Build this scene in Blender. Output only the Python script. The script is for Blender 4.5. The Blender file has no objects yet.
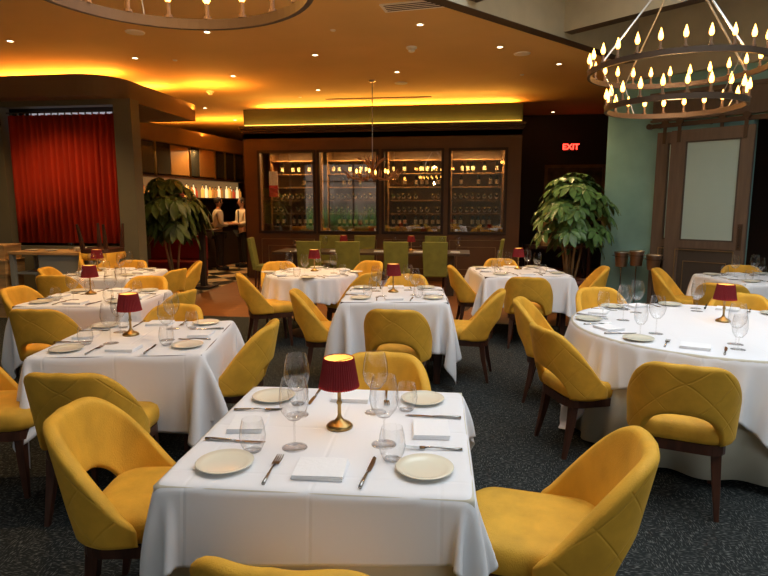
import bpy, bmesh, math, random
import numpy as np
from mathutils import Vector, Matrix
R = math.radians; PI = math.pi
rnd = random.Random(7)
SC = bpy.context.scene; C = SC.collection

# ------------------------------------------------------------------ camera
cam = bpy.data.cameras.new('camera'); cam.sensor_width = 36; cam.lens = 36 * 577 / 768; cam.clip_start = .05
co = bpy.data.objects.new('camera', cam); C.objects.link(co)
co.location = (0, 0, 1.6); co.rotation_euler = (R(90 - 8.3), 0, R(7.9)); SC.camera = co
# ------------------------------------------------------------------ world, light, exposure
SC.view_settings.view_transform = 'Standard'; SC.view_settings.look = 'None'
SC.view_settings.gamma = 1; SC.view_settings.exposure = 0.0; SC.view_settings.use_curve_mapping = False
W = bpy.data.worlds.new('world'); SC.world = W; W.use_nodes = True
wn = W.node_tree.nodes; wl = W.node_tree.links; bg = wn['Background']
tc = wn.new('ShaderNodeTexCoord'); sx = wn.new('ShaderNodeSeparateXYZ'); rp = wn.new('ShaderNodeValToRGB')
wl.new(tc.outputs['Generated'], sx.inputs[0]); wl.new(sx.outputs['Z'], rp.inputs[0]); wl.new(rp.outputs[0], bg.inputs[0])
rp.color_ramp.elements[0].color = (.55, .58, .58, 1); rp.color_ramp.elements[0].position = 0.0
rp.color_ramp.elements[1].color = (.87, .95, 1, 1); rp.color_ramp.elements[1].position = .35
bg.inputs[1].default_value = 3.35

def area(name, loc, size, energy, col, target=None, portal=False, spread=180):
    l = bpy.data.lights.new(name, 'AREA'); l.shape = 'RECTANGLE'; l.size, l.size_y = size; l.energy = energy; l.color = col
    l.spread = R(spread)
    o = bpy.data.objects.new(name, l); C.objects.link(o); o.location = loc
    if target is not None: o.rotation_euler = (Vector(target) - Vector(loc)).to_track_quat('-Z', 'Y').to_euler()
    if portal: l.cycles.is_portal = True
    return o
# daylight comes in through two wide windows behind the camera and a skylight over the nearer tables
area('window_portal', (-5.75, -2.62, 1.85), (3.5, 3.1), 1, (1, 1, 1), (-5.75, 0, 1.85), True)
area('window_portal', (4.4, -2.62, 1.85), (4.8, 3.1), 1, (1, 1, 1), (4.4, 0, 1.85), True)
area('skylight_portal', (2.7, 3.3, 4.35), (6.4, 5.6), 1, (1, 1, 1), (2.7, 3.3, 0), True)
WARM = (1, .50, .13); AMB = (1, .38, .05)
area('cove_glow', (-7.3, 9.25, 3.48), (3.2, .08), 85, AMB, (-7.3, 9.1, 4.2))
area('cove_glow', (-5.75, 10.4, 3.48), (.08, 3.0), 90, AMB, (-5.6, 10.4, 4.2))
area('cove_glow', (-7.45, 14.6, 3.48), (.08, 4.6), 120, AMB, (-7.3, 14.6, 4.2))
area('cove_glow', (-1.8, 12.95, 3.60), (5.6, .06), 150, AMB, (-1.8, 12.4, 4.2))
area('cornice_strip_light', (-1.8, 11.95, 3.215), (5.7, .03), 9, (1, .72, .16), (-1.8, 12.05, 3.6))
for x in (-3.75, -2.4, -1.1, .25):
    area('cellar_light', (x, 12.55, 2.72), (.9, .08), 55, (1, .62, .25), (x, 12.8, 0))
area('bar_light', (-6.6, 13.8, 2.95), (1.2, .1), 40, (1, .58, .22), (-6.2, 14, 0))
for x, y in ((-4.0, 6.2), (-1.8, 7.0), (-2.9, 8.8), (-.6, 8.6), (-3.6, 4.4), (1.2, 9.6), (-6.0, 6.9), (-5.3, 12.9)):
    l = bpy.data.lights.new('downlight_beam', 'SPOT'); l.energy = 170; l.color = (1, .62, .28); l.spot_size = R(110); l.spot_blend = .8; l.shadow_soft_size = .05
    o = bpy.data.objects.new('downlight_beam', l); C.objects.link(o); o.location = (x, y, 3.72)

# ------------------------------------------------------------------ materials
def mat(name, col, rough=.6, metal=0, bump=0, bscale=40, var=0, vscale=5, sheen=0, emit=None, es=0, spec=.5, stretch=(1, 1, 1), coat=0, trans=0):
    m = bpy.data.materials.new(name); m.use_nodes = True; n = m.node_tree.nodes; l = m.node_tree.links; p = n['Principled BSDF']
    p.inputs['Base Color'].default_value = (*col, 1); p.inputs['Roughness'].default_value = rough; p.inputs['Metallic'].default_value = metal
    p.inputs['Specular IOR Level'].default_value = spec; p.inputs['Coat Weight'].default_value = coat
    if sheen:
        p.inputs['Sheen Weight'].default_value = sheen; p.inputs['Sheen Roughness'].default_value = .35
        p.inputs['Sheen Tint'].default_value = (*[min(1, c * 1.5 + .1) for c in col], 1)
    if emit: p.inputs['Emission Color'].default_value = (*emit, 1); p.inputs['Emission Strength'].default_value = es
    tco = n.new('ShaderNodeTexCoord'); mp = n.new('ShaderNodeMapping'); mp.inputs['Scale'].default_value = stretch
    l.new(tco.outputs['Object'], mp.inputs[0])
    if var:
        t = n.new('ShaderNodeTexNoise'); t.inputs['Scale'].default_value = vscale; t.inputs['Detail'].default_value = 5; l.new(mp.outputs[0], t.inputs[0])
        r = n.new('ShaderNodeValToRGB'); l.new(t.outputs[0], r.inputs[0]); l.new(r.outputs[0], p.inputs['Base Color'])
        r.color_ramp.elements[0].position = .3; r.color_ramp.elements[1].position = .7
        r.color_ramp.elements[0].color = (*[c * (1 - var) for c in col], 1); r.color_ramp.elements[1].color = (*[min(1, c * (1 + var)) for c in col], 1)
    if bump:
        t = n.new('ShaderNodeTexNoise'); t.inputs['Scale'].default_value = bscale; t.inputs['Detail'].default_value = 3; l.new(mp.outputs[0], t.inputs[0])
        b = n.new('ShaderNodeBump'); b.inputs['Strength'].default_value = bump; b.inputs['Distance'].default_value = .01; l.new(t.outputs[0], b.inputs['Height']); l.new(b.outputs[0], p.inputs['Normal'])
    return m
def math_node(n, l, op, a, b=None):
    x = n.new('ShaderNodeMath'); x.operation = op
    for i, v in enumerate((a, b)):
        if v is None: continue
        if isinstance(v, (int, float)): x.inputs[i].default_value = v
        else: l.new(v, x.inputs[i])
    return x.outputs[0]
YEL = (.70, .38, .040)
m_velvet = mat('yellow velvet', YEL, .62, var=.16, vscale=9, bump=.25, bscale=260, sheen=.35, spec=.25, stretch=(1, 1, .5))
m_quilt = mat('quilted yellow velvet', YEL, .62, var=.14, vscale=9, sheen=.35, spec=.25)
n = m_quilt.node_tree.nodes; l = m_quilt.node_tree.links
uv = n.new('ShaderNodeUVMap'); uv.uv_map = 'UVMap'; s = n.new('ShaderNodeSeparateXYZ'); l.new(uv.outputs[0], s.inputs[0])
def diag(sign):
    a = math_node(n, l, 'MULTIPLY', s.outputs[0], 4.4); b = math_node(n, l, 'MULTIPLY', s.outputs[1], 4.8 * sign)
    f = math_node(n, l, 'FRACT', math_node(n, l, 'ADD', math_node(n, l, 'ADD', a, b), 10.0)); d = math_node(n, l, 'ABSOLUTE', math_node(n, l, 'SUBTRACT', f, .5))
    return math_node(n, l, 'MINIMUM', math_node(n, l, 'MULTIPLY', d, 26.0), 1.0)
q = math_node(n, l, 'MULTIPLY', diag(1), diag(-1))
b = n.new('ShaderNodeBump'); b.inputs['Strength'].default_value = .4; b.inputs['Distance'].default_value = .006
l.new(q, b.inputs['Height']); l.new(b.outputs[0], n['Principled BSDF'].inputs['Normal'])
m_walnut = mat('dark walnut', (.055, .020, .011), .35, var=.4, vscale=8, stretch=(4, 4, .6))
m_cloth = mat('white table linen', (.80, .80, .83), .85, bump=.12, bscale=9, sheen=.15, spec=.2)
n = m_cloth.node_tree.nodes; l = m_cloth.node_tree.links; tco = n.new('ShaderNodeTexCoord'); sp_ = n.new('ShaderNodeSeparateXYZ'); l.new(tco.outputs['Object'], sp_.inputs[0])
def crease(k):
    f = math_node(n, l, 'FRACT', math_node(n, l, 'ADD', math_node(n, l, 'MULTIPLY', sp_.outputs[k], 2.6), 10.5)); d = math_node(n, l, 'ABSOLUTE', math_node(n, l, 'SUBTRACT', f, .5)); return math_node(n, l, 'MINIMUM', math_node(n, l, 'MULTIPLY', d, 40.0), 1.0)
cr_ = math_node(n, l, 'MULTIPLY', crease(0), crease(1)); b = n.new('ShaderNodeBump'); b.inputs['Strength'].default_value = .35; b.inputs['Distance'].default_value = .004; l.new(cr_, b.inputs['Height'])
old = [x for x in n if x.type == 'BUMP' and x != b][0]; l.new(old.outputs[0], b.inputs['Normal']); l.new(b.outputs[0], n['Principled BSDF'].inputs['Normal'])
m_under = mat('ivory under linen', (.66, .61, .49), .85, bump=.15, bscale=7, spec=.2)
m_napkin = mat('folded napkin linen', (.85, .85, .87), .9, bump=.2, bscale=60, spec=.2)
m_china = mat('cream china', (.80, .76, .62), .18, coat=.3)
m_steel = mat('polished steel', (.42, .40, .38), .22, 1)
m_brass = mat('aged brass', (.42, .27, .10), .3, 1)
m_antler = mat('antler horn', (.42, .20, .09), .55, var=.3, vscale=20)
m_iron = mat('bronzed iron', (.075, .045, .026), .45, .4)
m_ivory = mat('candle sleeve', (.16, .085, .04), .5)
m_flame = mat('glowing candle bulb', (1, .7, .3), .3, emit=(1, .44, .07), es=11)
m_rod = mat('brushed rod', (.55, .53, .50), .35, .8)
m_shade = mat('pleated burgundy silk', (.21, .008, .012), .7, sheen=.15)
p = m_shade.node_tree.nodes['Principled BSDF']
n = m_shade.node_tree.nodes; l = m_shade.node_tree.links
tr = n.new('ShaderNodeBsdfTranslucent'); tr.inputs[0].default_value = (.6, .02, .03, 1); mx = n.new('ShaderNodeMixShader'); mx.inputs[0].default_value = .25
l.new(p.outputs[0], mx.inputs[1]); l.new(tr.outputs[0], mx.inputs[2]); l.new(mx.outputs[0], n['Material Output'].inputs[0])
m_bulb = mat('warm bulb', (1, .8, .5), emit=(1, .62, .22), es=14)
m_shadein = mat('shade lining', (.8, .6, .3), .8)
def glass_mat(name, tint, lo, hi, rough=.02, edge=1):
    m = bpy.data.materials.new(name); m.use_nodes = True; n = m.node_tree.nodes; l = m.node_tree.links; n.remove(n['Principled BSDF'])
    t = n.new('ShaderNodeBsdfTransparent'); t.inputs[0].default_value = (*tint, 1)
    g = n.new('ShaderNodeBsdfGlossy'); g.inputs['Roughness'].default_value = rough
    w = n.new('ShaderNodeLayerWeight'); w.inputs[0].default_value = .25
    mr = n.new('ShaderNodeMapRange'); mr.inputs['To Min'].default_value = lo; mr.inputs['To Max'].default_value = hi; l.new(w.outputs['Facing'], mr.inputs[0])
    if edge < 1:
        cm = n.new('ShaderNodeMapRange'); cm.inputs['From Min'].default_value = .35; cm.inputs['To Min'].default_value = tint[0]; cm.inputs['To Max'].default_value = edge; l.new(w.outputs['Facing'], cm.inputs[0]); l.new(cm.outputs[0], t.inputs[0])
    mx = n.new('ShaderNodeMixShader'); l.new(mr.outputs[0], mx.inputs[0]); l.new(t.outputs[0], mx.inputs[1]); l.new(g.outputs[0], mx.inputs[2]); l.new(mx.outputs[0], n['Material Output'].inputs[0])
    return m
m_glass = glass_mat('clear thin glass', (.975, .975, .975), .035, .6, .02, .45)
m_pane = glass_mat('cellar window glass', (.9, .88, .82), .22, .6, .01)
m_green = mat('olive green upholstery', (.20, .20, .030), .75, var=.2, vscale=6, sheen=.2)
m_tablewood = mat('dark dining wood', (.06, .034, .018), .35, var=.3, vscale=5, stretch=(1, 6, 1))
m_wallbrown = mat('dark brown painted panelling', (.12, .055, .018), .5, var=.12, vscale=2)
m_bulk = mat('olive brown bulkhead paint', (.11, .085, .025), .6, var=.1, vscale=2)
m_dark = mat('near black brown paint', (.035, .020, .013), .7)
m_ceil = mat('ochre ceiling plaster', (.80, .52, .19), .75, var=.05, vscale=1)
m_soffit = mat('taupe brown soffit paint', (.17, .105, .050), .65, var=.06, vscale=2)
m_frame = mat('grey olive frame paint', (.15, .135, .085), .6, var=.06, vscale=2)
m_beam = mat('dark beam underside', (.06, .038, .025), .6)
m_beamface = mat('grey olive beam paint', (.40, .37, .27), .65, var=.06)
m_coffer = mat('pale grey coffer', (.62, .60, .53), .8)
m_teal = mat('teal green plaster', (.20, .39, .37), .7, var=.14, vscale=2.2, bump=.05, bscale=14)
m_door = mat('brown stained door', (.125, .085, .058), .5, var=.14, vscale=5, stretch=(5, 5, .5))
m_doorlow = mat('dark door panel paint', (.062, .048, .036), .5)
m_frost = mat('frosted pale glass', (.42, .55, .50), .14, var=.05, vscale=1.2, coat=.5)
m_curtain = mat('oxblood red curtain', (.50, .036, .010), .85, var=.15, vscale=2, sheen=.3, spec=.2, stretch=(6, 6, .3))
m_white = mat('white fitting', (.92, .88, .78), .5)
m_lens = mat('lit downlight lens', (1, .9, .7), emit=(1, .80, .48), es=9)
m_strip = mat('amber led strip', (1, .5, .1), emit=(1, .62, .10), es=1.7)
m_wood = mat('amber floorboards', (.20, .075, .020), .4, var=.3, vscale=4, stretch=(.6, 7, 1))
m_crate = mat('pale pine crate', (.50, .30, .115), .7, var=.3, vscale=3, stretch=(1, 1, 9))
m_rackwood = mat('rack wood', (.20, .10, .035), .5, var=.3, vscale=4)
m_bucket = mat('hammered pewter', (.58, .48, .36), .34, 1, bump=.5, bscale=60)
m_leaf = mat('glossy green leaf', (.10, .20, .055), .30, var=.5, vscale=7, spec=.5)
m_leaf2 = mat('deep olive leaf', (.085, .12, .022), .42, var=.5, vscale=7, spec=.4)
m_stem = mat('woody stem', (.26, .16, .07), .7, var=.3)
m_pot = mat('terracotta red pot', (.16, .055, .040), .55, var=.2, vscale=9)
m_soil = mat('potting soil', (.03, .02, .012), .95, bump=.8, bscale=90)
m_greymetal = mat('grey painted metal', (.30, .31, .28), .5)
m_skin = mat('skin', (.42, .22, .13), .55)
m_shirt = mat('white shirt cotton', (.66, .58, .44), .8, bump=.2, bscale=20)
m_black = mat('black cloth', (.012, .011, .011), .7)
m_hair = mat('dark hair', (.02, .012, .008), .6)
m_bottle = mat('dark bottle glass', (.02, .028, .012), .12, coat=.5)
m_label = mat('paper label', (.62, .52, .34), .7)
m_red = mat('red leatherette', (.20, .012, .012), .45)
m_mirror = mat('smoked mirror', (.30, .31, .27), .08, .9)
m_exit = mat('red lit letters', (1, .05, .03), emit=(1, .035, .02), es=7)
def amber(name, c, es): return mat(name, c, .15, emit=c, es=es)  # light from behind is put into the bottle material as emission
m_liq = [amber('glowing amber spirit', (.75, .36, .06), 1.3), amber('glowing red spirit', (.5, .06, .02), .7), amber('glowing pale spirit', (.8, .62, .3), 1.3), amber('glowing copper spirit', (.45, .17, .03), .9)]
m_glow = mat('backlit bar shelf', (.25, .16, .08), emit=(1, .55, .20), es=.16)
# carpet
m_carpet = mat('charcoal flecked carpet', (.02, .022, .022), .95, spec=.15)
n = m_carpet.node_tree.nodes; l = m_carpet.node_tree.links; p = n['Principled BSDF']
tco = n.new('ShaderNodeTexCoord'); out = []
for sc, rot in (((36, 190, 1), 0), ((190, 36, 1), 0)):
    mp = n.new('ShaderNodeMapping'); mp.inputs['Scale'].default_value = sc; l.new(tco.outputs['Object'], mp.inputs[0])
    t = n.new('ShaderNodeTexNoise'); t.inputs['Scale'].default_value = 1; t.inputs['Detail'].default_value = 1; l.new(mp.outputs[0], t.inputs[0]); out.append(t.outputs[0])
mp = n.new('ShaderNodeMapping'); mp.inputs['Scale'].default_value = (5, 5, 5); l.new(tco.outputs['Object'], mp.inputs[0])
ck = n.new('ShaderNodeTexNoise'); ck.inputs['Scale'].default_value = 1.6; l.new(mp.outputs[0], ck.inputs[0])
sel = math_node(n, l, 'GREATER_THAN', ck.outputs[0], .5); mxx = n.new('ShaderNodeMix'); l.new(sel, mxx.inputs[0]); l.new(out[0], mxx.inputs[2]); l.new(out[1], mxx.inputs[3])
r = n.new('ShaderNodeValToRGB'); l.new(mxx.outputs[0], r.inputs[0]); r.color_ramp.elements[0].position = .54; r.color_ramp.elements[0].color = (.016, .019, .019, 1)
r.color_ramp.elements[1].position = .68; r.color_ramp.elements[1].color = (.12, .125, .118, 1); l.new(r.outputs[0], p.inputs['Base Color'])
# chequered floor
m_check = mat('black and cream tiles', (.5, .5, .5), .3)
n = m_check.node_tree.nodes; l = m_check.node_tree.links
mp = n.new('ShaderNodeMapping'); mp.inputs['Rotation'].default_value = (0, 0, R(45)); mp.inputs['Location'].default_value = (0, 0, .25); tco = n.new('ShaderNodeTexCoord'); l.new(tco.outputs['Object'], mp.inputs[0])
ck = n.new('ShaderNodeTexChecker'); ck.inputs['Scale'].default_value = 1.9; ck.inputs[1].default_value = (.62, .50, .30, 1); ck.inputs[2].default_value = (.012, .01, .008, 1)
l.new(mp.outputs[0], ck.inputs[0]); l.new(ck.outputs[0], n['Principled BSDF'].inputs['Base Color'])

# ------------------------------------------------------------------ builders
class MB:
    def __init__(s): s.v = []; s.f = []; s.m = []; s.uv = {}
    def add(s, vs, fs, mi=0):
        o = len(s.v); s.v += [tuple(v) for v in vs]; s.f += [tuple(i + o for i in f) for f in fs]; s.m += [mi] * len(fs); return s
    def box(s, x0, x1, y0, y1, z0, z1, mi=0, M=None):
        v = [(x, y, z) for z in (z0, z1) for y in (y0, y1) for x in (x0, x1)]
        if M is not None: v = [tuple(M @ Vector(p)) for p in v]
        return s.add(v, [(0, 2, 3, 1), (4, 5, 7, 6), (0, 1, 5, 4), (2, 6, 7, 3), (0, 4, 6, 2), (1, 3, 7, 5)], mi)
    def prism(s, poly, z0, z1, mi=0):
        n = len(poly); v = [(x, y, z0) for x, y in poly] + [(x, y, z1) for x, y in poly]
        return s.add(v, [tuple(range(n))[::-1], tuple(range(n, 2 * n))] + [(i, (i + 1) % n, n + (i + 1) % n, n + i) for i in range(n)], mi)
    def lathe(s, prof, seg=20, mi=0, c=(0, 0, 0)):
        v = []; f = []
        for r_, z in prof:
            for k in range(seg): a = 2 * PI * k / seg; v.append((c[0] + r_ * math.cos(a), c[1] + r_ * math.sin(a), c[2] + z))
        for i in range(len(prof) - 1):
            for k in range(seg): k2 = (k + 1) % seg; f.append((i * seg + k, i * seg + k2, (i + 1) * seg + k2, (i + 1) * seg + k))
        return s.add(v, f, mi)
    def tube(s, pts, rad, seg=8, mi=0, caps=True):
        pts = [Vector(p) for p in pts]; nP = len(pts); rad = rad if isinstance(rad, (list, tuple)) else [rad] * nP; v = []; f = []
        for i, p in enumerate(pts):
            d = (pts[min(i + 1, nP - 1)] - pts[max(i - 1, 0)]).normalized(); a = Vector((0, 0, 1)) if abs(d.z) < .9 else Vector((1, 0, 0))
            u = d.cross(a).normalized(); w = d.cross(u)
            for k in range(seg): t = 2 * PI * k / seg; v.append(p + rad[i] * (math.cos(t) * u + math.sin(t) * w))
        for i in range(nP - 1):
            for k in range(seg): k2 = (k + 1) % seg; f.append((i * seg + k, (i + 1) * seg + k, (i + 1) * seg + k2, i * seg + k2))
        if caps: f += [tuple(range(seg)), tuple(range((nP - 1) * seg, nP * seg))[::-1]]
        return s.add(v, f, mi)
    def build(s, name, mats, parent=None, smooth=False, bevel=0, loc=(0, 0, 0), rz=0, sub=0):
        me = bpy.data.meshes.new(name); me.from_pydata(s.v, [], s.f)
        mats = mats if isinstance(mats, (list, tuple)) else [mats]
        for m in mats: me.materials.append(m)
        me.polygons.foreach_set('material_index', s.m)
        bm = bmesh.new(); bm.from_mesh(me); bmesh.ops.recalc_face_normals(bm, faces=bm.faces)
        if bevel: bmesh.ops.bevel(bm, geom=[e for e in bm.edges], offset=bevel, segments=2, affect='EDGES', profile=.6, clamp_overlap=True)
        bm.to_mesh(me); bm.free()
        if smooth: me.polygons.foreach_set('use_smooth', [True] * len(me.polygons))
        o = bpy.data.objects.new(name, me); C.objects.link(o); o.parent = parent; o.location = loc; o.rotation_euler = (0, 0, rz)
        if sub: md = o.modifiers.new('sub', 'SUBSURF'); md.levels = md.render_levels = sub
        return o
def tag(o, label=None, cat=None, group=None, kind=None):
    for k, v in (('label', label), ('category', cat), ('group', group), ('kind', kind)):
        if v: o[k] = v
    return o
def struct(o): o['kind'] = 'structure'; return o
def empty(name, loc=(0, 0, 0), rz=0, label=None, cat=None, group=None):
    o = bpy.data.objects.new(name, None); C.objects.link(o); o.location = loc; o.rotation_euler = (0, 0, rz); o.empty_display_size = .1
    return tag(o, label, cat, group)
KIDS = {}
def copy_tree(o, parent=None):
    c = o.copy(); C.objects.link(c); c.parent = parent
    for ch in list(o.children): copy_tree(ch, c)
    return c
class Kind:                       # the first use moves the original itself, later uses copy it
    def __init__(s, make, *a): s.make = make; s.a = a; s.root = None; s.used = False
    def put(s, loc, rz, label, cat, group=None, rot=None):
        if s.root is None: s.root = s.make(*s.a)
        r_ = copy_tree(s.root) if s.used else s.root; s.used = True
        r_.location = loc; r_.rotation_euler = rot if rot else (0, 0, rz)
        for k in ('label', 'category', 'group'):
            if k in r_: del r_[k]
        return tag(r_, label, cat, group)
def rr_poly(a, b, r_, k=5):       # rounded rectangle outline
    out = []
    for cx, cy, s0 in ((a - r_, b - r_, 0), (-a + r_, b - r_, 90), (-a + r_, -b + r_, 180), (a - r_, -b + r_, 270)):
        for i in range(k + 1): t = R(s0 + 90 * i / k); out.append((cx + r_ * math.cos(t), cy + r_ * math.sin(t)))
    return out

# ------------------------------------------------------------------ setting
struct(MB().box(-9, 7, -2.8, 7.75, -.1, 0).build('floor', m_carpet))
struct(MB().box(-4.7, 7, 7.75, 19, -.1, 0).build('floor', m_wood))
struct(MB().box(-9, -4.7, 7.75, 19, -.1, 0).build('floor', m_check))
U = Vector((.667, .745, 0)).normalized(); V = Vector((.745, -.667, 0)).normalized(); O = Vector((-.25, 6.4, 0))
def uv3(u, v, z): return O + U * u + V * v + Vector((0, 0, z))
CZ = 3.75
e0 = uv3(-5.5, 0, 0); e1 = uv3(3.9, 0, 0)
struct(MB().prism([(-9, 1.5), (e0.x, 1.5), (e0.x, e0.y), (e1.x, e1.y), (3.6, 11), (3.6, 19), (-9, 19)], CZ, CZ + .1).build('ceiling', m_ceil))
# higher coffered ceiling with beams, edge beam along the ochre ceiling
def ubeam(u0, u1, v0, v1, z0, z1, mi=0, mb=None):
    mb = mb or MB(); P = [uv3(u0, v0, 0), uv3(u1, v0, 0), uv3(u1, v1, 0), uv3(u0, v1, 0)]
    return mb.prism([(p.x, p.y) for p in P], z0, z1, mi)
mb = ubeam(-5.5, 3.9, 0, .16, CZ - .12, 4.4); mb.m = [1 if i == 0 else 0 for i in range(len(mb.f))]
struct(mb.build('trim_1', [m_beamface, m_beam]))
k = 2
for u0 in (.15, 1.95):
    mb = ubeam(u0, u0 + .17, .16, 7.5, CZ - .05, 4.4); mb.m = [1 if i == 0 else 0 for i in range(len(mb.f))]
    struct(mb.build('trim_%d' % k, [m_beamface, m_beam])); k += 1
struct(MB().prism([(-.9, 6.1), (7, 6.1), (7, 10.5), (2.3, 10.2), (-.5, 6.9)], 4.4, 4.5).build('ceiling', m_coffer))
# near high ceiling with skylight opening
mb = MB(); X0, X1, Y0, Y1 = -.5, 5.9, .5, 6.1
for a in ((-9, X0, -2.8, 6.9), (X1, 7, -2.8, 6.1), (X0, X1, -2.8, Y0)): mb.box(*a, 4.4, 4.5)
struct(mb.build('ceiling', m_coffer))
mb = MB()
for i in range(5): x = X0 + (X1 - X0) * i / 4; mb.box(x - .04, x + .04, Y0, Y1, 4.42, 4.52)
mb.box(X0, X1, 3.26, 3.34, 4.42, 4.52)
struct(mb.build('window_1', m_beamface))
struct(MB().prism([(-9, 1.5), (e0.x, 1.5), (e0.x, 1.6), (-9, 1.6)], CZ, 4.5).build('trim_5', m_beamface))
# outer walls
struct(MB().box(-9.1, -9, -2.8, 19, 0, 4.5).build('wall_left', m_soffit))
struct(MB().box(7, 7.1, -2.8, 19, 0, 4.5).build('wall_right', m_soffit))
struct(MB().box(-9, 7, 19, 19.1, 0, 4.5).build('wall_far', m_dark))
mb = MB(); xs = [(-9, -7.5), (-4.0, 2.0), (6.8, 7)]
for a, b_ in xs: mb.box(a, b_, -2.8, -2.65, 0, 4.5)
for a, b_ in ((-7.5, -4), (2.0, 6.8)): mb.box(a, b_, -2.8, -2.65, 0, .3); mb.box(a, b_, -2.8, -2.65, 3.4, 4.5)
struct(mb.build('wall_back', m_frame))
for i, (a, b_) in enumerate(((-7.5, -4), (2.0, 6.8))):
    mb = MB()
    for q in range(4): x = a + (b_ - a) * q / 3; mb.box(x - .03, x + .03, -2.76, -2.7, .3, 3.4)
    mb.box(a, b_, -2.76, -2.7, 2.6, 2.66); mb.box(a, b_, -2.76, -2.7, .3, .36)
    struct(mb.build('window_%d' % (i + 2), m_beam))
# street outside the rear windows
tag(MB().box(-30, 30, -19, -18.5, 0, 6.0).build('reflection_facade', mat('patchy reflection brown', (.16, .11, .08), .9, var=.5, vscale=.6)), kind='structure')  # unseen facade added so the cellar panes reflect a dim brown
tag(MB().box(-30, 30, -30, -2.85, -.12, -.02).build('pavement', mat('grey paving', (.5, .5, .48), .9)), kind='structure')
mb = MB()
for i in range(5000):
    x = rnd.uniform(-11, 9); y = rnd.uniform(-4.4, -3.7); h = rnd.uniform(.8, 1.75); a = rnd.uniform(0, PI)
    dx, dy = .02 * math.cos(a), .02 * math.sin(a); lx, ly = rnd.uniform(-.15, .15), rnd.uniform(-.1, .1)
    mb.add([(x - dx, y - dy, 0), (x + dx, y + dy, 0), (x + lx, y + ly, h)], [(0, 1, 2)])
tag(mb.build('planter_grass', mat('street grass', (.28, .45, .12), .7)), 'tall green ornamental grass planted outside behind the rear windows', 'grass', kind='stuff')

# wine cellar wall
WY = 12.0; WX0, WX1 = -4.66, 1.10
wins = [(-4.33, -3.16), (-3.03, -1.82), (-1.67, -.48), (-.30, .79)]; WZ0, WZ1 = 1.02, 2.67
mb = MB(); xx = [WX0] + [v for w_ in wins for v in w_] + [WX1]
for i in range(0, len(xx), 2): mb.box(xx[i], xx[i + 1], WY, WY + .14, 0, 3.2)
for a, b_ in wins: mb.box(a, b_, WY, WY + .14, 0, WZ0); mb.box(a, b_, WY, WY + .14, WZ1, 3.2)
mb.box(WX0, WX0 + .1, WY + .14, 13.4, 0, 3.2); mb.box(WX1 - .1, WX1, WY + .14, 13.4, 0, 3.2)
mb.box(WX0, WX1, 13.3, 13.4, 0, 3.2); mb.box(WX0, WX1, WY, 13.4, 2.95, 3.2)
struct(mb.build('wall_cellar', m_wallbrown))
struct(MB().box(WX0, WX1, WY + .03, 13.4, 3.2, 3.56).build('trim_6', m_bulk))
mb = MB()
for z0, z1, o_ in ((3.06, 3.10, .03), (3.10, 3.14, .06), (3.14, 3.20, .10)): mb.box(WX0 - o_ * .6, WX1 + o_ * .6, WY - o_, WY + .02, z0, z1)
struct(mb.build('trim_7', mat('cornice brown', (.07, .034, .016), .5), bevel=.01))
tag(MB().box(WX0 + .02, WX1 - .02, WY + .01, WY + .028, 3.225, 3.24).build('led_strip', m_strip), 'glowing amber light strip running along the wine cellar cornice', 'light strip')
for i, (a, b_) in enumerate(wins):
    mb = MB(); t = .045
    for q in ((a - t, a + .01, WZ0 - t, WZ1 + t), (b_ - .01, b_ + t, WZ0 - t, WZ1 + t), (a, b_, WZ0 - t, WZ0 + .01), (a, b_, WZ1 - .01, WZ1 + t)): mb.box(q[0], q[1], WY - .03, WY + .0, q[2], q[3])
    f = struct(mb.build('window_%d' % (i + 5), m_dark, bevel=.006))
    MB().box(a, b_, WY + .06, WY + .07, WZ0, WZ1).build('pane', m_pane, f)
def brass_rect(mb, a, b_, z0, z1, y, t=.008):
    for q in ((a, a + t, z0, z1), (b_ - t, b_, z0, z1), (a, b_, z0, z0 + t), (a, b_, z1 - t, z1)): mb.box(q[0], q[1], y - .012, y, q[2], q[3])
m_gilt = mat('gilt moulding', (.34, .23, .10), .4, .6)
mb = MB()
for a, b_ in wins: brass_rect(mb, a, b_, .12, .86, WY); brass_rect(mb, a + .15, b_ - .15, .25, .72, WY)
struct(mb.build('trim_8', m_gilt))
# recess wall with picture
struct(MB().box(WX1, 3.6, 15, 15.1, 0, CZ).build('wall_recess', m_dark))
struct(MB().box(3.5, 3.6, 10.5, 15, 0, CZ).build('wall_recess_side', m_dark))

# left soffit with rounded corner
def arc(cx, cy, r_, a0, a1, k=12): return [(cx + r_ * math.cos(R(a0 + (a1 - a0) * i / k)), cy + r_ * math.sin(R(a0 + (a1 - a0) * i / k))) for i in range(k + 1)]
struct(MB().prism([(-9, 7.82)] + arc(-5.55, 8.37, .55, -90, 0) + [(-5.0, 10.5), (-9, 10.5)], 3.12, 3.42).build('trim_9', m_soffit))
# curtain bay
mb = MB()
mb.box(-9, -6.98, 8.12, 8.3, 0, 3.12); mb.box(-5.14, -4.86, 8.12, 8.34, 0, 3.12); mb.box(-6.98, -5.14, 8.12, 8.3, 3.04, 3.12); mb.box(-6.98, -5.14, 8.12, 8.3, 0, .95)
mb.box(-6.55, -5.3, 8.1, 8.13, 0, .6)
struct(mb.build('wall_bay', m_frame))
struct(MB().box(-9, -5.3, 8.75, 8.85, 0, 3.12).build('wall_bay_rear', m_dark))
mb = MB(); nx = 150; v = []; f = []
for j in range(3):
    z = (1.0, 1.9, 2.93)[j]
    for i in range(nx + 1): x = -6.96 + 1.81 * i / nx; v.append((x, 8.24 + .042 * math.sin(i * 2 * PI / 8.6 + .5 * math.sin(i * .31)) * (1.15 - .15 * j), z))
for j in range(2):
    for i in range(nx): a = j * (nx + 1) + i; f.append((a, a + 1, a + nx + 2, a + nx + 1))
t = empty('curtain', (0, 0, 0), 0, 'pleated dark red curtain hanging in the bay behind the sideboard', 'curtain')
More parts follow.
